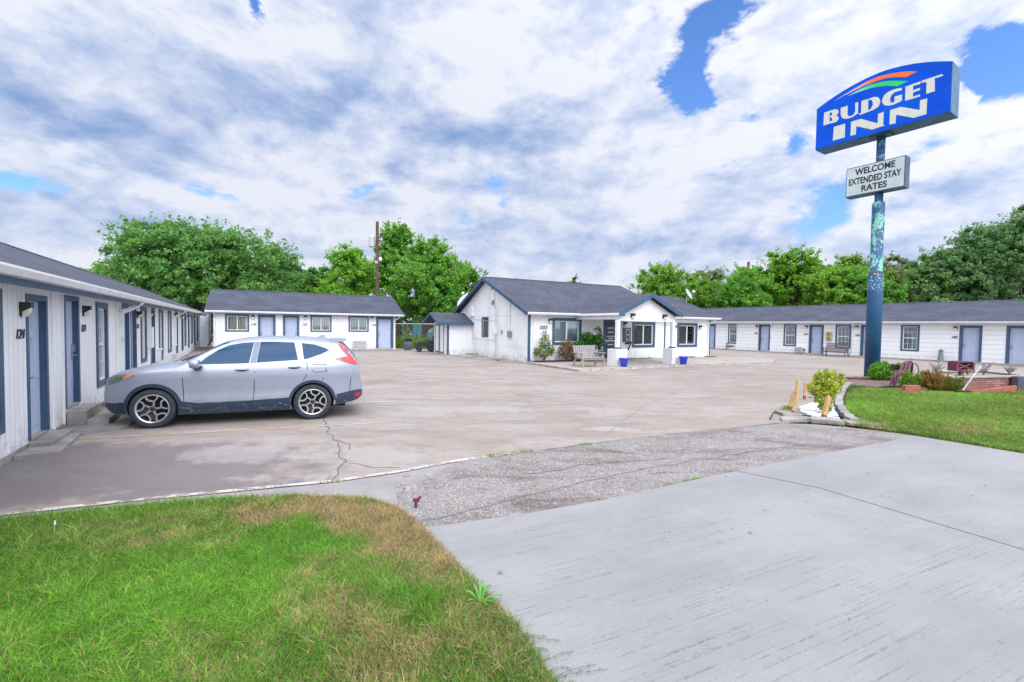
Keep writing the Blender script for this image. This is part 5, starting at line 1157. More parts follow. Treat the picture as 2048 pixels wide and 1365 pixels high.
# chain-link fence and the blue house beyond it
t = thing('chain_link_fence', 'galvanised chain-link fence between the middle wing and the shed', 'fence', (-12.5, 41, 0), rad(3))
b = MB(); b.tube([(0, 0, 2.0), (9, 0, 2.05)], .035, 8); b.tube([(0, 0, .08), (9, 0, .08)], .02, 6); b.build('top_rail', MAT['steel'], t)
for x in (0, 3, 6, 9): b = MB(); b.tube([(x, 0, 0), (x, 0, 2.1)], .04, 8); b.build('fence_post', MAT['steel'], t)
b = MB(); k = 9/.14
for i in range(int(k)+14):
    for sg in (-1, 1):
        x0 = i*.14-1.0 if sg > 0 else i*.14; x1 = x0+sg*1.9; z0, z1 = .1, 2.0
        if x0 < 0: z0 = .1-x0*1.0; x0 = 0
        if x1 > 9: z1 = 2.0-(x1-9); x1 = 9
        if x1 < 0: z1 = 2.0+x1; x1 = 0
        if x0 > 9: z0 = .1+(x0-9); x0 = 9
        if z1-z0 > .1: b.bar((x0, .01*sg, z0), (x1, .01*sg, z1), .007)
b.build('wire_mesh', MAT['steel'], t)
hs = thing('neighbour_house', 'small turquoise house beyond the chain-link fence', 'house', (-9.4, 58, 0), rad(8)); MAT['turq'] = paint('turquoise_wall', (.12, .50, .62), .7, .1, 2); MAT['hroof'] = paint('pale_metal_roof', (.45, .47, .50), .5, .1, 2)
b = MB(); b.box(-3.2, 5, 0, 6, 0, 2.6); b.build('wall', MAT['turq'], hs); b = MB(); b.prism([(-.4, 2.55), (3, 3.6), (6.4, 2.55), (6.4, 2.45), (3, 3.5), (-.4, 2.45)], lambda y, z: (-3.5, y, z), lambda y, z: (5.3, y, z)); b.build('roof', MAT['hroof'], hs)
bx(hs, 'window', MAT['sash'], (-1.4, -.3, -.03, .01, 1.0, 2.1)); bx(hs, 'door', MAT['wood_dk'], (1.0, 2.0, -.03, .01, 0, 2.1)); bx(hs, 'porch_wall', paint('reddish_boards', (.25, .10, .08), .8, .2, 3), (2.3, 3.8, -.6, -.03, 0, 1.5))

# ------------------------------------------------------------------ planting island by the pole
MAT['stake'] = paint('raw_pine_stake', (.58, .36, .16), .8, .15, 9, None, .3); MAT['stake_end'] = paint('rusty_stake_foot', (.30, .11, .05), .85, .2, 12)
ST = [((6.72, 10.95), .46, (.11, .04), 'leftmost wooden stake, leaning, left of the gravel bed'), ((6.46, 10.38), .50, (.10, .03), 'wooden stake with rusty foot in front of the leftmost stakes'), ((8.45, 13.45), .46, (.04, .02), 'tallest-looking upright stake at the back left of the gravel bed'), ((8.30, 12.85), .48, (.02, 0), 'upright wooden stake just left of the yellow-green shrub'), ((6.86, 9.93), .50, (.10, .02), 'thick wooden stake standing in front of the yellow-green shrub')]
for (x, y), h, (lx, ly), lb in ST:
    t = thing('wooden_stake', lb, 'wooden stake', (x, y, 0), random.uniform(-.2, .2), 'wooden stakes round the gravel bed'); w = .062 if 'thick' not in lb else .082
    b = MB(); b.bar((0, 0, .10), (lx, ly, h), w, w, (0, 1, 0)); b.build('stake', MAT['stake'], t, bevel=.006); b = MB(); b.bar((-lx*.22, -ly*.2, -.02), (0, 0, .10), w*.98, w*.98, (0, 1, 0)); b.build('stake_foot', MAT['stake_end'], t)
b = MB(); K = [(12.2, 16.4), (10.9, 14.9), (9.3, 12.9), (8.25, 11.4), (7.6, 10.3), (7.25, 9.55)]; L_, R_ = strip_poly(wob(K, .2, .03), .17); n = len(L_)
b.add([(x, y, -.01) for x, y in L_]+[(x, y, -.01) for x, y in R_]+[(x, y, .10) for x, y in L_]+[(x, y, .10) for x, y in R_], [(2*n+i, 3*n+i, 3*n+i+1, 2*n+i+1) for i in range(n-1)]+[(i, i+1, 2*n+i+1, 2*n+i) for i in range(n-1)]+[(n+i+1, n+i, 3*n+i, 3*n+i+1) for i in range(n-1)]+[(0, 2*n, 3*n, n), (n-1, 2*n-1, 4*n-1, 3*n-1)]); b.build('kerb', MAT['kerb'], kind='structure')
for i, pl in enumerate(([(5.75, 9.62), (6.35, 9.72), (6.55, 9.98), (6.2, 10.1), (5.9, 9.95)], [(6.38, 9.60), (6.95, 9.42), (7.05, 9.75), (6.6, 9.98), (6.42, 9.75)], [(7.0, 9.38), (7.45, 9.12), (7.6, 9.3), (7.4, 9.62), (7.12, 9.78)], [(6.1, 10.15), (6.5, 10.1), (6.6, 10.6), (6.2, 10.7)])):
    b = MB(); b.prism(pl, lambda x, y: (x, y, -.02), lambda x, y: (x, y, .055+.012*(i % 2))); b.build('concrete_slab', MAT['kerb'], kind='structure', bevel=.015)
MAT['rock'] = paint('white_marble_chip', (.74, .76, .80), .6, .08, 6, None, .2)
b = MB(); ico = bmesh.new(); bmesh.ops.create_icosphere(ico, subdivisions=1, radius=1); IV = [v.co.copy() for v in ico.verts]; IF = [tuple(v.index for v in f.verts) for f in ico.faces]; ico.free()
def rocks(b, pts, s0, s1, z=0.):
    for (x, y) in pts:
        s = random.uniform(s0, s1); R3 = Matrix.Rotation(random.uniform(0, 6), 3, 'Z') @ Matrix.Rotation(random.uniform(0, 3), 3, 'X'); q = Vector((random.uniform(.7, 1.3), random.uniform(.6, 1.1), random.uniform(.45, .8)))
        b.add([tuple(Vector(((R3 @ v).x*q.x, (R3 @ v).y*q.y, (R3 @ v).z*q.z))*s*random.uniform(.85, 1.15)+Vector((x, y, z+s*.3))) for v in IV], IF)
BED = [(6.75, 10.0), (7.1, 9.85), (7.45, 10.35), (8.2, 11.55), (9.2, 13.0), (8.9, 13.1), (8.0, 12.0), (7.2, 11.3), (6.85, 10.7)]
def inpoly(x, y, P):
    c = False; j = len(P)-1
    for i in range(len(P)):
        if (P[i][1] > y) != (P[j][1] > y) and x < (P[j][0]-P[i][0])*(y-P[i][1])/(P[j][1]-P[i][1])+P[i][0]: c = not c
        j = i
    return c
pts = []
while len(pts) < 1500:
    p = (random.uniform(6.7, 9.3), random.uniform(9.8, 13.2))
    if inpoly(*p, BED): pts.append(p)
rocks(b, pts, .018, .045, .02); o = b.build('white_gravel', MAT['rock'], recalc=False); tag(o, 'white stone chips filling the bed under the yellow-green shrub', 'gravel', kind='stuff')
b = MB(); b.prism(BED, lambda x, y: (x, y, -.01), lambda x, y: (x, y, .025)); b.build('planting_bed', paint('white_bed_base', (.55, .56, .58), .9, .2, 9), kind='structure')
b = MB(); pts = [(14.3+random.gauss(0, .42), 18.05+random.gauss(0, .12)) for _ in range(130)]; rocks(b, pts, .03, .06, .05); o = b.build('red_gravel', paint('red_lava_rock', (.22, .05, .05), .9, .3, 9), recalc=False); tag(o, 'heap of dark red lava rock on the ground beside the sign pole', 'gravel', kind='stuff')
b = MB(); b.tube([(5.6, 9.8, .02), (5.9, 10.2, .08), (6.3, 10.3, .05), (6.9, 9.95, .03), (7.3, 10.0, .06), (7.9, 11.0, .1), (8.9, 12.7, .1)], .015, 6); o = b.build('garden_edging', MAT['black']); tag(o, 'thin black edging strip curving round the white gravel bed', 'edging')
# concrete strip under hose and junipers
b = MB(); b.prism([(11.4, 16.6), (12.6, 15.7), (13.6, 16.2), (15.6, 16.7), (16.6, 18.4), (14.8, 19.3), (13.2, 18.6)], lambda x, y: (x, y, -.02), lambda x, y: (x, y, .03)); b.build('planting_bed', paint('bare_bed_soil', (.20, .15, .12), .95, .3, 6), kind='structure')
# hose on a reel
MAT['hose'] = paint('maroon_hose', (.16, .035, .07), .4, .15, 9, bump=0)
t = thing('hose_reel', 'maroon garden hose heaped over a dark reel between the sign pole and junipers', 'garden hose', (13.98, 16.25, 0), rad(-10)); t.scale = (1.15, 1.15, 1.1)
b = MB(); b.tube([(0, 0, 0), (0, 0, .72)], .035, 8); b.box(-.30, -.10, -.02, .10, .52, .70); b.build('reel', MAT['black'], t, bevel=.01)
b = MB(); R_h = random.Random(3)
for i in range(15):
    o_ = R_h.uniform(-.14, .16); zt = R_h.uniform(.72, .84); lo = R_h.uniform(.02, .36); fr = R_h.uniform(.18, .48)
    b.tube([(-.02+o_-fr*1.25, -.24-fr*.5, lo*.4+.02), (-.10+o_-fr*.7, -.26, lo+.12), (-.04+o_-fr*.2, -.2, .55), (o_, -.12, zt), (.10+o_, -.02, zt-.03), (.17+o_*.8, .05, .55), (.15+o_*.6, .03, lo+.12)], .016, 6)
pts = [(.25+.14*math.cos(a)*1, -.05, .52+.24*math.sin(a)) for a in [i*.35 for i in range(19)]]; b.tube(pts, .016, 6, cap=False); b.build('hose', MAT['hose'], t, smooth=True)
# brick planter box with hanging lamp box, leaning spade handle
def bricks():
    t = NT('old_red_brick'); X, Y, Z = t.sep(); cb = t.N.new('ShaderNodeCombineXYZ'); t.L.new(X, cb.inputs[0]); t.L.new(Z, cb.inputs[1])
    br = t.N.new('ShaderNodeTexBrick'); t.L.new(cb.outputs[0], br.inputs[0]); br.inputs['Scale'].default_value = 1; br.inputs['Brick Width'].default_value = .30; br.inputs['Row Height'].default_value = .072; br.inputs['Mortar Size'].default_value = .008
    br.inputs['Color1'].default_value = (.30, .10, .085, 1); br.inputs['Color2'].default_value = (.40, .20, .17, 1); br.inputs['Mortar'].default_value = (.07, .045, .05, 1)
    t.bump(br.outputs['Fac'], -.6 if False else .5, .006); col = t.mix(t.ramp(t.noise(4, 5, .7), .5, .75, 0, .5), br.outputs['Color'], (.42, .32, .28)); return t.fin(col, .85)
MAT['brick'] = bricks()
def redblock(): return paint('plain_red_brick', (.42, .13, .10), .85, .15, 9, None, .3)
MAT['rb'] = redblock()
t = thing('brick_planter', 'low red brick planter with a stone cap at the right edge of the lawn', 'planter', (14.33, 14.80, 0), rad(14))
FP = [(0, 0), (3.9, 0), (4.6, 1.9), (1.55, 1.9)]
b = MB(); c_ = MB()
for i in range(4):
    p_, q_ = Vector(FP[i]), Vector(FP[(i+1) % 4]); d_ = (q_-p_).normalized(); n_ = Vector((-d_.y, d_.x)); e0 = .0 if i % 2 == 0 else .22
    A = [p_+d_*e0, q_-d_*e0, q_-d_*e0+n_*.2, p_+d_*e0+n_*.2]; b.prism([tuple(v) for v in A], lambda x, y: (x, y, 0), lambda x, y: (x, y, .44))
    A = [p_+d_*e0-n_*.05, q_-d_*e0-n_*.05, q_-d_*e0+n_*.25, p_+d_*e0+n_*.25]; z_ = .441+.003*i; c_.prism([tuple(v) for v in A], lambda x, y: (x, y, z_), lambda x, y: (x, y, z_+.05))
b.build('brick_wall', MAT['brick'], t); c_.build('stone_cap', MAT['walk'], t, bevel=.008)
b = MB(); b.prism([(.25, .18), (3.8, .18), (4.4, 1.75), (1.6, 1.75)], lambda x, y: (x, y, 0), lambda x, y: (x, y, .42)); b.build('soil', MAT['gravel'], t)
b = MB(); b.box(2.62, 3.0, -.26, -.06, 0, .50); b.build('dark_buttress', paint('dark_stone', (.10, .10, .13), .85, .25, 7), t, bevel=.03)
b = MB(); b.prism([(.1, 0), (.1, .09), (.9, .12), (1.5, .17), (2.2, .24), (2.2, 0)], lambda x, z: (x, -.42, z), lambda x, z: (x, -.34, z)); o = b.build('brick_edging', MAT['rb']); place_local(o, (14.2, 14.85, 0), rad(9)); tag(o, 'low curved red edging in the grass in front of the brick planter', 'edging')
o = bx(None, 'spade', MAT['steel'], (0, .001, 0, .001, 0, .001)); bpy.data.objects.remove(o)
t = thing('garden_spade', 'garden spade leaning its grey handle on the brick planter', 'spade', (14.35, 14.45, 0)); b = MB(); b.tube([(0, 0, .10), (.98, .42, .86)], .022, 8); b.build('handle', paint('grey_shaft', (.42, .43, .45), .4, .1, 5), t); b = MB(); b.box(-.22, .25, -.03, .03, .03, .10); b.build('blade', MAT['black'], t)
t = thing('brick_lantern', 'reddish brick lantern box standing in the planter below room 102', 'garden lantern', (15.75, 15.95, .44), rad(6)); b = MB(); b.box(-.30, .30, -.14, .14, .16, .21); b.box(-.36, -.28, -.15, .15, .16, .46); b.box(.28, .36, -.15, .15, .16, .46); b.box(-.28, .28, .05, .12, .20, .46); b.box(-.30, .30, -.15, .15, .46, .50); b.build('case', MAT['hose'], t); b = MB(); b.bar((-.25, -.1, .42), (.25, -.1, .24), .03); b.bar((-.25, -.1, .24), (.25, -.1, .42), .03); b.build('lattice', MAT['wood_dk'], t); b = MB(); b.box(-.05, .05, -.05, .05, 0, .16); b.build('post', MAT['wood_dk'], t)
b = MB(); b.box(-.36, .36, -.06, .14, 0, .055); o = b.build('brick_slab', MAT['rb'], bevel=.006); o.location = (12.75, 14.42, .02); tag(o, 'flat red brick base lying in the grass under the single raised brick', 'brick')
b = MB(); b.box(-.26, .22, -.05, .10, 0, .17); o = b.build('brick', MAT['rb'], bevel=.008); o.location = (12.72, 14.42, .078); tag(o, 'raised red brick block in the grass in front of the junipers', 'brick')
# smoker's post outside room 102
ux = (30.11+.5446*-2.85-.8387*.5, 27.76+.8387*2.85-.5446*.5); t = thing('ash_urn', "grey-green cigarette receptacle standing left of the door of room 102", 'ash urn', (ux[0], ux[1], 0)); b = MB(); b.lathe([(0, 0), (.24, 0), (.24, .05), (.16, .09), (.13, .5), (.10, .68), (.16, .70), (.17, .74), (.06, .78), (.05, .84), (0, .85)], 20); b.build('urn', paint('grey_green_urn', (.17, .23, .24), .5, .1, 4), t, smooth=False)
# things in the foreground verge
b = MB(); b.tube([(0, 0, 0), (0, 0, .07)], .017, 8); b.box(-.03, .035, -.02, .02, .07, .10); b.tube([(.02, 0, .09), (.05, 0, .12)], .014, 6); o = b.build('valve_stub', paint('maroon_valve', (.16, .03, .07), .5, .2, 9)); o.location = (-1.0, 4.80, 0); tag(o, 'tiny maroon valve stub sticking up by the corner of the dry grass', 'valve')
b = MB(); 
for (x, y, s) in [(-1.35+random.random()*.6, 5.25+random.random()*.62, random.uniform(.012, .05)) for _ in range(38)]: rocks(b, [(x, y)], s, s*1.2, -.012)
o = b.build('rubble', MAT['kerb'], recalc=False); tag(o, 'broken pale concrete rubble at the end of the painted edge line', 'rubble', kind='stuff')
b = MB(); pts = [(random.uniform(-1.0, 7), 0) for _ in range(900)]; pts = [(x, 4.4+x*.58+random.uniform(0, 2.2)) for x, _ in pts]; pts += [(random.uniform(-1.1, -.2), random.uniform(4.2, 6)) for _ in range(160)]
pts = [p for p in pts if p[1] < 6.75+p[0]*.49 and p[1] > 4.62+p[0]*.50]; rocks(b, pts, .004, .013, .006); o = b.build('loose_stones', MAT['walk'], recalc=False); tag(o, 'loose small stones scattered over the worn asphalt strip', 'stones', kind='stuff')
b = MB(); pts = []
for _ in range(46): x = random.uniform(.2, 6.5); pts.append((x, random.uniform(-.3, 1)*2+4+x*.3))
pts = [p for p in pts if p[1] < 4.5+p[0]*.5 and p[1] > 2.0 and p[0] > .9 or (p[1] > 3 and p[0] > .3 and p[1] < 4.2)]; rocks(b, pts, .004, .008, .022); o = b.build('dark_specks', MAT['crack'], recalc=False); tag(o, 'tiny dark pebbles scattered over the pale driveway', 'stones', kind='stuff')
# ------------------------------------------------------------------ foliage
def leaf_mat(name, trans=.35, rough=.55):
    t = NT(name); a = t.attr('tint'); t.fin(a.outputs['Color'], rough, 0, .3)
    tr = t.N.new('ShaderNodeBsdfTranslucent'); hs = t.N.new('ShaderNodeHueSaturation'); hs.inputs['Value'].default_value = 1.5; hs.inputs['Hue'].default_value = .485; t.L.new(a.outputs['Color'], hs.inputs['Color']); t.L.new(hs.outputs[0], tr.inputs[0])
    mx = t.N.new('ShaderNodeMixShader'); mx.inputs[0].default_value = trans; t.L.new(t.b.outputs[0], mx.inputs[1]); t.L.new(tr.outputs[0], mx.inputs[2]); t.L.new(mx.outputs[0], t.N['Material Output'].inputs[0]); return t.mat
MAT['leaf'] = leaf_mat('leaves'); MAT['blade'] = leaf_mat('grass_blades', .25, .6)
MAT['bark'] = paint('bark', (.10, .075, .06), .9, .3, 3, None, .6)
def mesh_np(name, V, F, col, mat, parent=None, kind=None):
    me = bpy.data.meshes.new(name); nv, nf, k = len(V), len(F), F.shape[1]
    me.vertices.add(nv); me.vertices.foreach_set('co', V.astype(np.float32).ravel()); me.loops.add(nf*k); me.loops.foreach_set('vertex_index', F.astype(np.int32).ravel())
    me.polygons.add(nf); me.polygons.foreach_set('loop_start', np.arange(0, nf*k, k, dtype=np.int32)); me.polygons.foreach_set('loop_total', np.full(nf, k, dtype=np.int32))
    a = me.color_attributes.new('tint', 'FLOAT_COLOR', 'POINT'); c4 = np.ones((nv, 4), np.float32); c4[:, :3] = np.clip(col, 0.002, 1); a.data.foreach_set('color', c4.ravel())
    me.materials.append(mat); me.update(calc_edges=True); me.validate(); o = bpy.data.objects.new(name, me); C.objects.link(o)
    if parent: o.parent = parent
    if kind: o['kind'] = kind
    return o
def leaf_cloud(P, size, col, rng, flat=.35, aspect=.55, out=None):
    """diamond leaf clumps at points P"""
    n = len(P); nr = rng.normal(size=(n, 3)); nr[:, 2] = nr[:, 2]*.8+flat
    if out is not None: nr += out*.7
    nr /= np.linalg.norm(nr, axis=1)[:, None]; t_ = rng.normal(size=(n, 3)); t_ -= nr*(t_*nr).sum(1)[:, None]; t_ /= np.linalg.norm(t_, axis=1)[:, None]; b_ = np.cross(nr, t_)
    s = (size*rng.uniform(.6, 1.4, n))[:, None]; t_ = t_*s; b_ = b_*s*aspect
    V = np.stack([P-t_, P-b_*.9+t_*.1, P+t_, P+b_*.9+t_*.1], 1).reshape(-1, 3); F = np.arange(n*4).reshape(n, 4); return V, F, np.repeat(col, 4, 0)
def tree(name, label, x, y, top, hw, colr, seed, trunk=.3, leaves=26000, size=.13, base=None, gaps=.0, group='trees behind the motel wings', squash=1., lobes=11, col2=None):
    rng = np.random.default_rng(seed); t = thing(name, label, 'tree', (x, y, 0), 0, group)
    leaves = int(leaves*1.45); zb = base if base is not None else top*.12; cz = (top+zb)/2; hz = (top-zb)/2
    L = []
    L.append((np.array([0, 0, cz-hz*.05]), np.array([hw*.62, hw*.62, hz*.72])))
    for i in range(lobes):
        a = rng.uniform(0, 2*PI); e = -1.0+2.0*((i*.618+rng.uniform(0, .15)) % 1); rr = rng.uniform(.50, .70)
        c = np.array([math.cos(a)*math.cos(e*(1.2 if e > 0 else .6))*hw*rr, math.sin(a)*math.cos(e*(1.2 if e > 0 else .6))*hw*rr*.9, cz+math.sin(e*1.3)*hz*.62]); s = rng.uniform(.32, .46); L.append((c, np.array([hw*s, hw*s, hz*s*.95])))
    L.append((np.array([rng.uniform(-.1, .1)*hw, 0, top-hz*.36]), np.array([hw*.42, hw*.42, hz*.36])))
    w = np.array([l[1][0]*l[1][2] for l in L]); w /= w.sum(); ncl = max(60, leaves//110)
    idx = rng.choice(len(L), ncl, p=w); d = rng.normal(size=(ncl, 3)); d[:, 2] = d[:, 2]*.9+.15; d /= np.linalg.norm(d, axis=1)[:, None]
    rad_ = rng.uniform(.45, 1.06, ncl)**.6; ce = np.stack([L[i][0] for i in idx])+d*np.stack([L[i][1] for i in idx])*rad_[:, None]
    ce = ce[ce[:, 2] > zb*.8]; ncl = len(ce); d = d[:ncl]
    cr = rng.uniform(.28, .62, ncl)*(hw/4.5)**.35; per = leaves//ncl
    off = rng.normal(size=(ncl, per, 3)); off /= np.linalg.norm(off, axis=2)[:, :, None]; off *= (rng.uniform(.2, 1.15, (ncl, per))**.7)[:, :, None]*cr[:, None, None]; off[:, :, 2] *= .75
    P = (ce[:, None, :]+off).reshape(-1, 3)
    # stray sprays on the silhouette
    k = leaves//9; di = rng.normal(size=(k//14, 3)); di[:, 2] = np.abs(di[:, 2])*.8; di /= np.linalg.norm(di, axis=1)[:, None]; li = rng.choice(len(L), k//14, p=w)
    st = np.stack([L[i][0] for i in li])+di*np.stack([L[i][1] for i in li])*1.0; q = rng.uniform(.0, 1, (k//14, 14))
    sp = st[:, None, :]+di[:, None, :]*q[:, :, None]*.75*(hw/4.5)**.5+rng.normal(size=(k//14, 14, 3))*.10; P = np.concatenate([P, sp.reshape(-1, 3)])
    colr = np.array(colr)*np.array([1.75, 1.65, 1.5]); base_c = colr; c2 = np.array(np.array(col2)*1.5 if col2 is not None else (colr[0]*1.7+.01, colr[1]*1.35, colr[2]*1.1))
    cm = rng.uniform(0, 1, ncl)**1.3; m_ = np.concatenate([np.repeat(cm, per), rng.uniform(0, 1, len(P)-ncl*per)])[:, None]; col = base_c*(1-m_)+c2*m_; col = col*rng.uniform(.65, 1.3, (len(P), 1))
    out = P-np.array([0, 0, cz]); out /= np.linalg.norm(out, axis=1)[:, None]+1e-6
    V, F, cc = leaf_cloud(P, size, col, rng, .3, .6, out); mesh_np('crown', V, F, cc, MAT['leaf'], t)
    b = MB(); b.tube([(0, 0, -.1), (rng.uniform(-.1, .1), 0, zb*.6), (rng.uniform(-.2, .2), rng.uniform(-.2, .2), cz)], [trunk*1.2, trunk, trunk*.4], 10)
    for c_, s_ in L[1:]:
        m0 = np.array([0, 0, zb*.5+rng.uniform(0, .5)*hz]); md = (m0+c_)/2+rng.normal(size=3)*.2; b.tube([tuple(m0), tuple(md), tuple(c_)], [trunk*.5, trunk*.32, trunk*.1], 6)
    b.build('trunk', MAT['bark'], t, smooth=True); return t
DG = (.030, .105, .022); YG = (.064, .19, .018); MG = (.055, .175, .025); OG = (.085, .135, .070); BG = (.070, .165, .060)
TREES = [('oak_tree', 'largest broad green tree standing behind the junction of the left and middle wings', -31.6, 47, 11.7, 8.9, (.050, .150, .040), 60000, .15, dict(trunk=.5, base=2.2, lobes=22, squash=1)),
('tree', 'low green tree whose top shows over the left wing roof beside the largest tree', -52, 60, 9.2, 5.2, MG, 9000, .2, {}),
('tree', 'thin bluish-green tree filling the gap between the largest tree and the pole tree', -29.0, 63, 9.0, 5.6, (.045, .14, .05), 20000, .2, {}),
('tree', 'bright yellow-green tree behind the middle wing, left of the utility pole', -18.2, 51, 10.6, 4.1, YG, 26000, .13, dict(base=1.8)),
('tree', 'tall loose green tree rising behind the utility pole', -14.0, 56, 14.2, 3.6, MG, 17000, .16, dict(base=4)),
('tree', 'open dark-leaved tree leaning left of the bright yellow-green tree', -24.0, 57, 9.4, 3.6, (.045, .145, .03), 15000, .15, {}),
('tree', 'full green tree right of the utility pole, above the chain-link fence', -9.4, 49, 11.0, 4.9, MG, 34000, .13, dict(base=.8)),
('tree', 'green tree just left of the office gable, behind the large satellite dish', -5.9, 53, 9.0, 3.1, (.05, .145, .02), 14000, .15, dict(base=1)),
('tree', 'small distant tree top peeping over the office roof ridge', 9.7, 72, 9.8, 2.5, (.05, .11, .04), 5000, .17, {}),
('tree', 'light green tree right of the office roof ridge', 18.9, 58, 9.9, 5.0, (.07, .18, .022), 22000, .14, dict(col2=(.14, .25, .03))),
('tree', 'grey-green tree between the light green trees behind the small satellite dish', 28.2, 66, 10.6, 5.2, OG, 15000, .16, {}),
('tree', 'light green tree behind the distant utility pole', 30.6, 60.5, 10.2, 4.6, YG, 16000, .15, {}),
('tree', 'broad bright green tree at the middle of the row behind the right wing', 34.9, 58, 12.2, 5.3, (.06, .175, .015), 30000, .14, dict(base=1.5)),
('tree', 'bright green tree left of the sign pole', 40.3, 61, 10.8, 4.9, (.055, .165, .012), 18000, .15, {}),
('tree', 'taller leafy green tree seen immediately left of the sign pole', 42.2, 57, 11.3, 3.6, (.06, .16, .015), 16000, .15, {}),
('tree', 'grey-green tree immediately right of the sign pole', 43.9, 53, 10.6, 3.5, OG, 20000, .14, dict(base=1)),
('tree', 'mid-height grey-green tree two crowns right of the sign pole', 43.8, 48, 10.4, 3.2, BG, 20000, .13, dict(base=1)),
('tree', 'large dark green tree stepping up towards the right edge', 46.6, 47, 12.6, 4.2, (.068, .175, .058), 30000, .13, dict(base=1, col2=(.11, .19, .08))),
('tree', 'tallest dark green tree at the right edge of the photo', 50.2, 45, 14.4, 4.7, (.062, .165, .054), 36000, .13, dict(base=1, col2=(.10, .18, .07))),
('tree', 'dark green tree crown cut by the right edge of the photo', 56, 46, 14.0, 4.2, (.050, .13, .042), 18000, .15, dict(base=1)),
('tree', 'leafy green tree low behind the right wing, left of the broad bright tree', 27.2, 54, 8.7, 3.8, MG, 18000, .14, dict(base=1)),
('tree', 'bright green tree low behind the right wing, right of the broad bright tree', 36.5, 52, 9.2, 4.0, (.065, .18, .02), 20000, .14, dict(base=1)),
('tree', 'rounded green tree low behind the right wing, immediately left of the sign pole', 39.2, 50, 8.9, 3.6, MG, 18000, .14, dict(base=1)),
('tree', 'low green tree filling the row behind the right wing roof, near the office', 23.5, 61, 8.8, 4.6, (.06, .16, .015), 13000, .15, dict(base=1)),
]
for i, (nm, lb, x, y, tp, hw, c_, n_, s_, kw) in enumerate(TREES): tree(nm, lb, x, y, tp, hw, c_, 100+i, leaves=n_, size=s_, **kw)
# far wood line behind everything
rng = np.random.default_rng(5); n = 42000; X_ = rng.uniform(-95, 120, n); Y_ = 78+rng.normal(size=n)*2.5+np.abs(X_-10)*.05; H_ = 7.2+1.1*np.sin(X_*.21)+.8*np.sin(X_*.63+1)-2.5*(X_ < -5)
Z_ = rng.uniform(0, 1, n)**.8*H_; c_ = np.array([.035, .11, .022])*rng.uniform(.5, 1.7, (n, 1)); V, F, cc = leaf_cloud(np.stack([X_, Y_, Z_], 1), .42, c_, rng)
tag(mesh_np('distant_wood', V, F, cc, MAT['leaf'], kind='stuff'), 'distant band of woodland far behind the motel', 'woodland')
def shrub(name, label, x, y, z, P, size, colr, seed, stems, group=None, flat=.3, aspect=.6, cat='shrub', var=.35, col2=None):
    rng = np.random.default_rng(seed); t = thing(name, label, cat, (x, y, z), 0, group); n = len(P); c1 = np.array(colr); c2 = np.array(col2 if col2 is not None else c1*1.6)
    m_ = rng.uniform(0, 1, (n, 1)); col = (c1*(1-m_)+c2*m_)*rng.uniform(1-var, 1+var, (n, 1)); V, F, cc = leaf_cloud(P, size, col, rng, flat, aspect); mesh_np('foliage', V, F, cc, MAT['leaf'], t)
    b = MB()
    for s in stems: b.tube(s, [.016, .007], 5)
    b.build('stems', MAT['bark'], t); return t
def ball(rng, n, c, r, shell=.4): d = rng.normal(size=(n, 3)); d /= np.linalg.norm(d, axis=1)[:, None]; return np.array(c)+d*(rng.uniform(shell, 1, n)**.6)[:, None]*np.array(r)
def lobed(seed, n, lobes, jitter=.06):
    rng = np.random.default_rng(seed); P = []; w = [l[1][0]*l[1][2] for l in lobes]; S = sum(w)
    for (c, r), q in zip(lobes, w): P.append(ball(rng, int(n*q/S), c, r))
    P = np.concatenate(P)+rng.normal(size=(sum(len(p) for p in P), 3))*jitter; return P[P[:, 2] > .01]
st = lambda *e: [[(0, 0, 0), q] for q in e]
# yellow-green variegated shrub in the white bed
L_ = [((-.02, 0, .22), (.13, .13, .2)), ((.10, .10, .66), (.24, .22, .26)), ((-.08, 0, .42), (.20, .18, .22)), ((.24, .25, .86), (.20, .18, .22)), ((-.04, .2, .90), (.15, .15, .2)), ((-.26, .1, .66), (.13, .14, .2)), ((-.16, .1, .95), (.05, .05, .10)), ((.1, .2, 1.1), (.05, .05, .1)), ((.40, .3, .98), (.05, .05, .15)), ((.22, .3, 1.0), (.05, .05, .14)), ((.62, .35, .93), (.07, .06, .14)), ((.55, .33, .78), (.06, .06, .12)), ((-.02, .2, 1.0), (.05, .05, .08))]
shrub('variegated_shrub', 'bright yellow-green leafy shrub in the white gravel bed, two spikes at its right', 7.25, 10.45, .03, lobed(11, 3000, [((a[0]*.9, a[1]*.9, a[2]*.86), (r[0]*.95, r[1], r[2]*.86)) for a, r in L_], .02), .036, (.20, .30, .010), 11, st((.1, .1, .7), (-.1, 0, .6), (.4, .3, .95), (.6, .35, .9), (0, 0, .5)), col2=(.50, .52, .10))
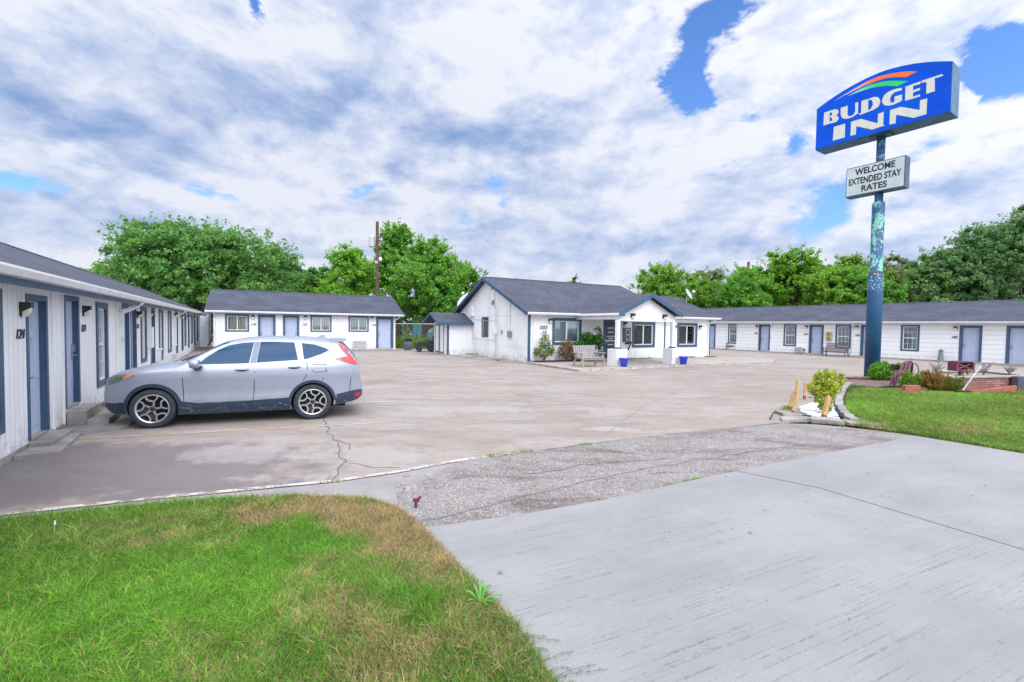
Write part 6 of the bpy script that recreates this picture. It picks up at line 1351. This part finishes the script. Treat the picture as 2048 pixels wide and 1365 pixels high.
# bushes by the pole, junipers
shrub('shrub', 'round light green shrub behind the hose reel beside the sign pole', 14.55, 17.9, .03, lobed(12, 2600, [((0, 0, .38), (.42, .35, .36)), ((.75, .1, .42), (.30, .3, .26)), ((-.2, 0, .25), (.3, .3, .25))], .03), .045, (.07, .22, .015), 12, st((.1, 0, .5), (-.2, 0, .5)), col2=(.16, .36, .03))
def juniper(name, label, x, y, w, h, c1, c2, seed, n=90):
    rng = np.random.default_rng(seed); P = []; stems = []
    for i in range(n):
        a = rng.uniform(0, 2*PI); e = rng.uniform(.25, 1.25); l = rng.uniform(.55, 1)*1.0; tip = np.array([math.cos(a)*math.cos(e)*w*l, math.sin(a)*math.cos(e)*w*.7*l, .10+math.sin(e)*h*l]); s0 = np.array([math.cos(a)*.1, math.sin(a)*.1, .03]); k = rng.uniform(.25, 1, 46)[:, None]
        P.append(s0+(tip-s0)*k+rng.normal(size=(46, 3))*(.012+.035*k*(1-k*.6))); stems.append([tuple(s0), tuple(tip)])
    P = np.concatenate(P); shrub(name, label, x, y, .03, P[P[:, 2] > .01], .030, c1, seed, stems[:60], flat=.1, aspect=.35, col2=c2)
juniper('juniper_shrub', 'bright green low juniper behind the raised brick block', 13.22, 15.0, .55, .66, (.07, .22, .010), (.20, .34, .02), 21)
juniper('juniper_shrub', 'rusty orange-brown and green juniper left of the brick planter', 13.80, 14.85, .70, .70, (.16, .12, .015), (.40, .20, .03), 22, 100)
juniper('juniper_shrub', 'green juniper spilling against the left end of the brick planter', 14.25, 14.75, .55, .55, (.06, .16, .010), (.20, .24, .03), 23, 70)
# dry twiggy plants in the planter
def twigs(label, x, y, z, h, seed, n=16):
    R = random.Random(seed); b = MB()
    for i in range(n):
        a = R.uniform(0, 6.3); l = R.uniform(.3, 1)*h; p = (math.cos(a)*l*.6, math.sin(a)*l*.4, l); b.tube([(0, 0, 0), (p[0]*.4, p[1]*.4, l*.6), p], [.008, .005, .003], 4)
        for j in range(3): q = (p[0]*.7+R.uniform(-.12, .12), p[1]*.7+R.uniform(-.1, .1), l*.75+R.uniform(0, .15)); b.tube([(p[0]*.5, p[1]*.5, l*.6), q], .004, 4)
    o = b.build('dry_plant', MAT['wood_dk']); o.location = (x, y, z); tag(o, label, 'dry plant', 'leafless plants in the brick planter')
twigs('leafless twiggy plant at the left end of the brick planter', 14.6, 15.6, .44, .55, 1); twigs('leafless twiggy plant in the planter right of the brick lantern', 16.6, 16.0, .44, .5, 2); twigs('leafless twiggy plant in the planter near the right edge', 17.4, 15.9, .44, .4, 3)
b = MB(); 
for i, (x, y, z) in enumerate(((15.95, 15.9, .5),)):
    for a in range(7): b.tube([(x, y, .44), (x+.1*math.cos(a), y+.1*math.sin(a), .44+.22)], [.01, .03], 5)
o = b.build('dry_leaf_clump', MAT['stake']); tag(o, 'orange withered leaf clump in the planter right of the brick lantern', 'dry plant')
# office shrubs
def osh(label, s, d, P, size, c1, c2, seed, stems): p = to_world(s, -d); shrub('shrub', label, p[0], p[1], .11, P, size, c1, seed, stems, 'bushes in front of the office wall', col2=c2)
osh('sparse young green shrub in front of the house number 1033', .62, .55, lobed(31, 900, [((0, 0, .55), (.45, .35, .35)), ((.05, 0, 1.0), (.30, .28, .30)), ((.02, 0, 1.4), (.16, .15, .2)), ((-.4, 0, .5), (.18, .2, .2)), ((.4, 0, .6), (.2, .2, .25))], .05), .055, (.045, .15, .02), (.22, .24, .04), 31, st((.1, 0, 1.3), (-.4, 0, .7), (.4, 0, .8), (-.1, .1, .9), (.25, -.1, 1.0)))
osh('reddish dry-leaved bush under the left office window', 1.95, .6, lobed(32, 1000, [((0, 0, .55), (.42, .35, .40)), ((.1, 0, .85), (.3, .3, .25))], .06), .05, (.14, .09, .05), (.30, .18, .11), 32, st((.1, 0, .9), (-.3, 0, .8), (.3, 0, .8), (0, .1, 1)))
osh('dense dark green bush behind the pale office bench', 3.05, .75, lobed(33, 3200, [((0, 0, .75), (.62, .45, .5)), ((.3, 0, 1.15), (.48, .4, .32)), ((-.45, 0, .6), (.38, .35, .45)), ((.75, 0, 1.1), (.3, .3, .3)), ((.1, 0, 1.35), (.4, .3, .2)), ((-.2, 0, .3), (.5, .3, .3))], .05), .06, (.020, .105, .016), (.07, .26, .04), 33, st((.3, 0, 1.2), (-.4, 0, .9), (.7, 0, 1.1)))
osh('thin climbing vine beside the dark green bush by the office door', 4.1, .75, lobed(34, 420, [((0, 0, 1.2), (.14, .14, .55)), ((-.1, 0, 1.75), (.22, .18, .12)), ((.05, 0, .6), (.12, .12, .5))], .04), .05, (.02, .09, .03), (.05, .16, .05), 34, st((0, 0, 1.8), (-.1, 0, 1.75)))
rng = np.random.default_rng(44); P = ball(rng, 500, (0, 0, .72), (.33, .33, .22)); V, F, cc = leaf_cloud(P, .05, np.array([.02, .07, .025])*rng.uniform(.6, 1.5, (500, 1)), rng); mesh_np('foliage', V, F, cc, MAT['leaf'], pot_)
# weeds beyond the mid wing
n = 16000; X_ = rng.uniform(-13, -4, n); Y_ = rng.uniform(36.5, 42, n); Z_ = rng.uniform(0, 1, n)**1.5*(.55+.35*np.sin(X_*2.1)*np.sin(Y_*1.3)+.25); c_ = (np.array([.10, .22, .02])*(1-.5*(rng.uniform(0, 1, (n, 1)) < .3))+np.array([.06, .03, .02])*rng.uniform(0, 1, (n, 1)))*rng.uniform(.6, 1.4, (n, 1))
V, F, cc = leaf_cloud(np.stack([X_, Y_, Z_], 1), .075, c_, rng, .1, .4); tag(mesh_np('tall_weeds', V, F, cc, MAT['leaf'], kind='stuff'), 'bright green weeds growing in front of the chain-link fence', 'weeds')
# ------------------------------------------------------------------ grass
def blades(name, label, poly, n, hgt, wid, dens_fn, dry_fn, seed, green=(.045, .18, .010), green2=(.18, .40, .03), z0=.0):
    rng = np.random.default_rng(seed); xs = [p[0] for p in poly]; ys = [p[1] for p in poly]; PX, PY = [], []; got = 0
    pol = np.array(poly)
    while got < n:
        x = rng.uniform(min(xs), max(xs), n); y = rng.uniform(min(ys), max(ys), n); ins = np.zeros(n, bool); j = len(pol)-1
        for i in range(len(pol)):
            yi, yj, xi, xj = pol[i, 1], pol[j, 1], pol[i, 0], pol[j, 0]; c = ((yi > y) != (yj > y)) & (x < (xj-xi)*(y-yi)/((yj-yi)+1e-12)+xi); ins ^= c; j = i
        ins &= rng.uniform(0, 1, n) < dens_fn(x, y); PX.append(x[ins]); PY.append(y[ins]); got += ins.sum()
    x = np.concatenate(PX)[:n]; y = np.concatenate(PY)[:n]
    tus = (np.sin(x*7.3+np.sin(y*5.1)*2)*np.sin(y*8.7+np.sin(x*6.2)*2)+np.sin(x*17+y*3)*np.sin(y*15-x*4)*.6)*.5
    dry = np.clip(dry_fn(x, y)+rng.normal(size=n)*.20+tus*.14, 0, 1); h = hgt*rng.uniform(.45, 1.25, n)*(1+.38*tus)*(1-.45*dry); a = rng.uniform(0, 2*PI, n)
    lean = (rng.uniform(.25, 1.25, n)+1.0*(rng.uniform(0, 1, n) < .18))*h; wdir = np.stack([np.cos(a), np.sin(a)], 1); ld = rng.uniform(0, 2*PI, n)*.75+1.2*np.sin(x*1.7)*np.cos(y*1.3); ldv = np.stack([np.cos(ld), np.sin(ld)], 1); w = wid*rng.uniform(.6, 1.3, n)
    base = np.stack([x, y, np.full(n, z0)], 1); W3 = np.concatenate([wdir*w[:, None]/2, np.zeros((n, 1))], 1); mid = base+np.concatenate([ldv*(lean*.35)[:, None], (h*.62)[:, None]], 1); tip = base+np.concatenate([ldv*lean[:, None], (h*rng.uniform(.55, 1, n))[:, None]], 1)
    V = np.stack([base-W3, base+W3, mid+W3*.75, tip+W3*.12, tip-W3*.12, mid-W3*.75], 1).reshape(-1, 3); i0 = np.arange(n)*6
    F = np.concatenate([np.stack([i0, i0+1, i0+2, i0+5], 1), np.stack([i0+5, i0+2, i0+3, i0+4], 1)])
    m_ = rng.uniform(0, 1, (n, 1)); g = np.array(green)*(1-m_)+np.array(green2)*m_; big = .5+.5*np.sin(x*.9+1.3*np.sin(y*.8))[:, None]*np.cos(y*1.1)[:, None]; g = g*(.75+.5*big)
    dcol = np.array([.30, .21, .095])*(1-m_)+np.array([.50, .38, .20])*m_; isdry = (rng.uniform(0, 1, n) < dry)[:, None]; yl = np.array([.24, .30, .03])
    col = np.where(isdry, dcol, g*(1-.4*dry[:, None])+yl*.4*dry[:, None])*rng.uniform(.5, 1.35, (n, 1))*(1+.28*tus)[:, None]
    return tag(mesh_np(name, V, F, np.repeat(col, 6, 0), MAT['blade'], kind='stuff'), label, 'grass')
def gauss(x, y, c, rx, ry, rot=0.):
    u = (x-c[0])*math.cos(rot)+(y-c[1])*math.sin(rot); v = -(x-c[0])*math.sin(rot)+(y-c[1])*math.cos(rot); return np.exp(-(u/rx)**2-(v/ry)**2)
def dryL(x, y):
    wx = x+.14*np.sin(y*6+1)+.08*np.sin(x*11); wy = y+.12*np.sin(x*7)+.06*np.sin(y*13+2); d = .10+.22*np.clip((wx+2.6)/2.6, 0, 1)
    for c, rx, ry, k, ro in (((-1.85, 4.72), .95, .36, 1.0, -.2), ((-1.1, 4.35), .45, .38, .9, -.6), ((-2.6, 4.55), .7, .2, .6, .1), ((-1.2, 3.75), .5, .28, .65, 0), ((-.55, 3.75), .18, .5, .8, .55), ((-1.15, 2.95), .4, .22, .5, 0), ((-.75, 2.62), .4, .16, .5, 0), ((-3.1, 3.95), .55, .13, .6, .2), ((-3.7, 4.1), .5, .12, .4, .3), ((-1.9, 2.6), .35, .14, .35, 0), ((-.2, 2.75), .2, .2, .3, 0)): d = d+k*gauss(wx, wy, c, rx, ry, ro)
    return np.clip(d-.75*gauss(wx, wy, (-1.75, 4.05), .35, .22)-.6*gauss(wx, wy, (-.5, 3.25), .25, .2)-.3*gauss(wx, wy, (-2.0, 3.3), .6, .5), 0, .97)
LP = [(-9, 1.5), (-4.95, 4.33), (-4.3, 4.60), (-3.61, 4.84), (-3.01, 5.0), (-2.4, 5.08), (-1.92, 5.08), (-1.5, 4.98), (-1.23, 4.82), (-1.0, 4.55), (-.81, 4.28), (-.49, 3.78), (-.25, 3.36), (.08, 2.85), (.25, 2.44), (.70, 1.7), (.9, 1.2), (-3, .9)]
poly_struct('lawn_soil', wob(LP[:-2], .12, .03, 6)+LP[-2:], .008, MAT['soil'])
near = lambda x, y: np.clip((3.2/np.maximum(1.2, np.hypot(x, y)))**2*1.4, .12, 1)*((np.hypot(x, y) > 1.6) & (np.abs(x) < y*1.22+.3))
blades('lawn', 'lawn of green grass with dry straw patches in the left foreground', LP, 270000, .075, .0042, near, dryL, 3, z0=.005)
b_ = [(0, 0)]
def dryR(x, y): return np.clip(.16+.45*gauss(x, y, (8.9, 8.9), .6, .35, .2)+.5*gauss(x, y, (7.2, 8.95), .4, .2, -.6)+.12*np.sin(x*2.3)*np.sin(y*3.1)+.25*gauss(x, y, (9.5, 9.4), 1.0, .4), 0, .9)
RP = [(7.0, 9.20), (7.45, 9.75), (8.15, 11.0), (9.45, 12.8), (11.0, 14.8), (12.1, 15.4), (13.3, 15.0), (14.4, 14.75), (17.9, 15.3), (21, 15.5), (21, 7), (13, 4.2), (9.4, 5.4), (8.3, 7.22), (7.54, 8.52)]
poly_struct('lawn_soil', wob(RP, .2, .02, 4), .014, MAT['soil'])
dR = lambda x, y: np.clip((9.5/np.maximum(1.2, np.hypot(x, y)))**2, .1, 1)*(x < y*1.25+.6)
blades('lawn', 'green lawn at right between the driveway and the brick planter', RP, 190000, .075, .009, dR, dryR, 4, green=(.07, .22, .015), green2=(.20, .40, .035), z0=.01)
# back strip beside the bed, tufts in the joints and kerbs
TP = [(10.3, 14.0), (11.4, 15.1), (12.2, 15.6), (11.6, 16.3), (10.6, 15.6), (9.7, 14.4)]
blades('grass_tuft', 'dull green grass between the white gravel bed and the sign pole', TP, 9000, .10, .012, lambda x, y: x*0+1, lambda x, y: x*0+.1, 5, green=(.035, .13, .03), green2=(.06, .2, .05), z0=.0)
def strip_poly_closed(pts, w): L_, R_ = strip_poly(pts, w); return L_+R_[::-1]
for i, (pts, w, n, h, lb) in enumerate((([(-.35, 6.72), (.05, 6.92), (.35, 7.08)],   .12, 330, .045, 'short green weeds in the joint at the edge of the lot'), ([(-2.36, 5.50), (-2.1, 5.56)], .05, 60, .03, 'tiny weeds at the foot of the long crack'), ([(1.1, 7.42), (1.35, 7.55)], .08, 160, .03, 'low brown-green weeds farther along the lot edge'), ([(5.9, 9.55), (6.4, 9.62), (7.1, 9.3), (7.6, 9.0)], .05, 500, .035, 'thin weeds between the broken slabs below the stakes'), ([(2.2, 5.72), (2.5, 5.88)], .06, 160, .03, 'small weeds on the edge of the pale driveway'), ([(6.25, 10.4), (6.6, 10.9), (7.0, 11.4)], .22, 900, .09, 'sparse pale weeds left of the white gravel bed'))):
    blades('weed_tuft', lb, strip_poly_closed(wob(pts, .1, .01), w), n, h, .006, lambda x, y: x*0+1, lambda x, y: x*0+.3, 30+i, z0=.004)
for i, (s_, d_, w_) in enumerate(((7.6, .25, 1.0), (13.7, .35, .5), (11.6, .2, .8))):
    pts = [to_world(s_-w_, -d_), to_world(s_, -d_-.06), to_world(s_+w_, -d_)]
    blades('weed_tuft', ('thin grass along the wall foot under the middle office window', 'green weeds at the right front corner of the office', 'thin grass along the wall foot under the right office window')[i], strip_poly_closed(pts, .16), 700, .09, .014, lambda x, y: x*0+1, lambda x, y: x*0+.3, 50+i, z0=.09)
# broad-leaved weed on the lawn edge
t = thing('broadleaf_weed', 'broad-leaved bright green weed leaning from the lawn over the pale driveway', 'weed', (-.20, 3.10, .02)); t.scale = (.8, .8, .75); b = MB(); R = random.Random(4)
MAT['weed'] = paint('weed_leaf_green', (.07, .30, .02), .45, .12, 9, bump=.2)
for a, l, w, z in ((2.9, .15, .045, .10), (1.5, .18, .040, .13), (1.05, .19, .045, .09), (.35, .20, .04, .05), (2.2, .12, .035, .13), (-.2, .14, .035, .04), (-.9, .12, .03, .05), (3.6, .12, .03, .06)):
    n = 6; V_ = []; d = Vector((math.cos(a), math.sin(a), 0)); s_ = Vector((-d.y, d.x, 0))
    for i in range(n+1):
        q = i/n; p = d*l*q+Vector((0, 0, z*math.sin(q*2.2))); ww = w*math.sin(min(1, .12+q*.9)*PI)**.7*(.35+.65*q) if q < 1 else .002; V_ += [p-s_*ww/2+Vector((0, 0, .008)), p, p+s_*ww/2+Vector((0, 0, .008))]
    b.add(V_, [(3*i+j, 3*i+j+1, 3*i+j+4, 3*i+j+3) for i in range(n) for j in range(2)])
b.build('leaves', MAT['weed'], t, smooth=True)
b = MB(); 
for i in range(9):
    y0 = random.uniform(2.35, 2.95); x0 = .0+(2.95-y0)*.45; l = random.uniform(.08, .34); a = random.uniform(-.2, .5); pts = [(x0+l*q*math.cos(a), y0+l*q*math.sin(a)+random.uniform(-.008, .008), .026+.012*math.sin(q*3)) for q in (0, .3, .6, 1)]; b.tube(pts, .0016, 4)
    for q in (.25, .45, .65, .85): px, py = x0+l*q*math.cos(a), y0+l*q*math.sin(a); sgn = random.choice((-1, 1)); b.tube([(px, py, .03), (px+.012, py+sgn*.022, .034)], [.0028, .0008], 4)
o = b.build('grass_runner', paint('runner_green', (.10, .16, .05), .7, .2, 9, bump=0)); tag(o, 'thin grass runners creeping from the lawn over the driveway edge', 'grass', kind='stuff')
b = MB(); b.tube([(0, 0, 0), (.005, 0, .09)], .002, 4); b.tube([(.005, 0, .085), (.006, 0, .12)], [.008, .005], 6); o = b.build('flower_stalk', MAT['rock']); o.location = (-4.1, 4.05, .02); tag(o, 'small pale flower stalk in the green grass at far left', 'flower')
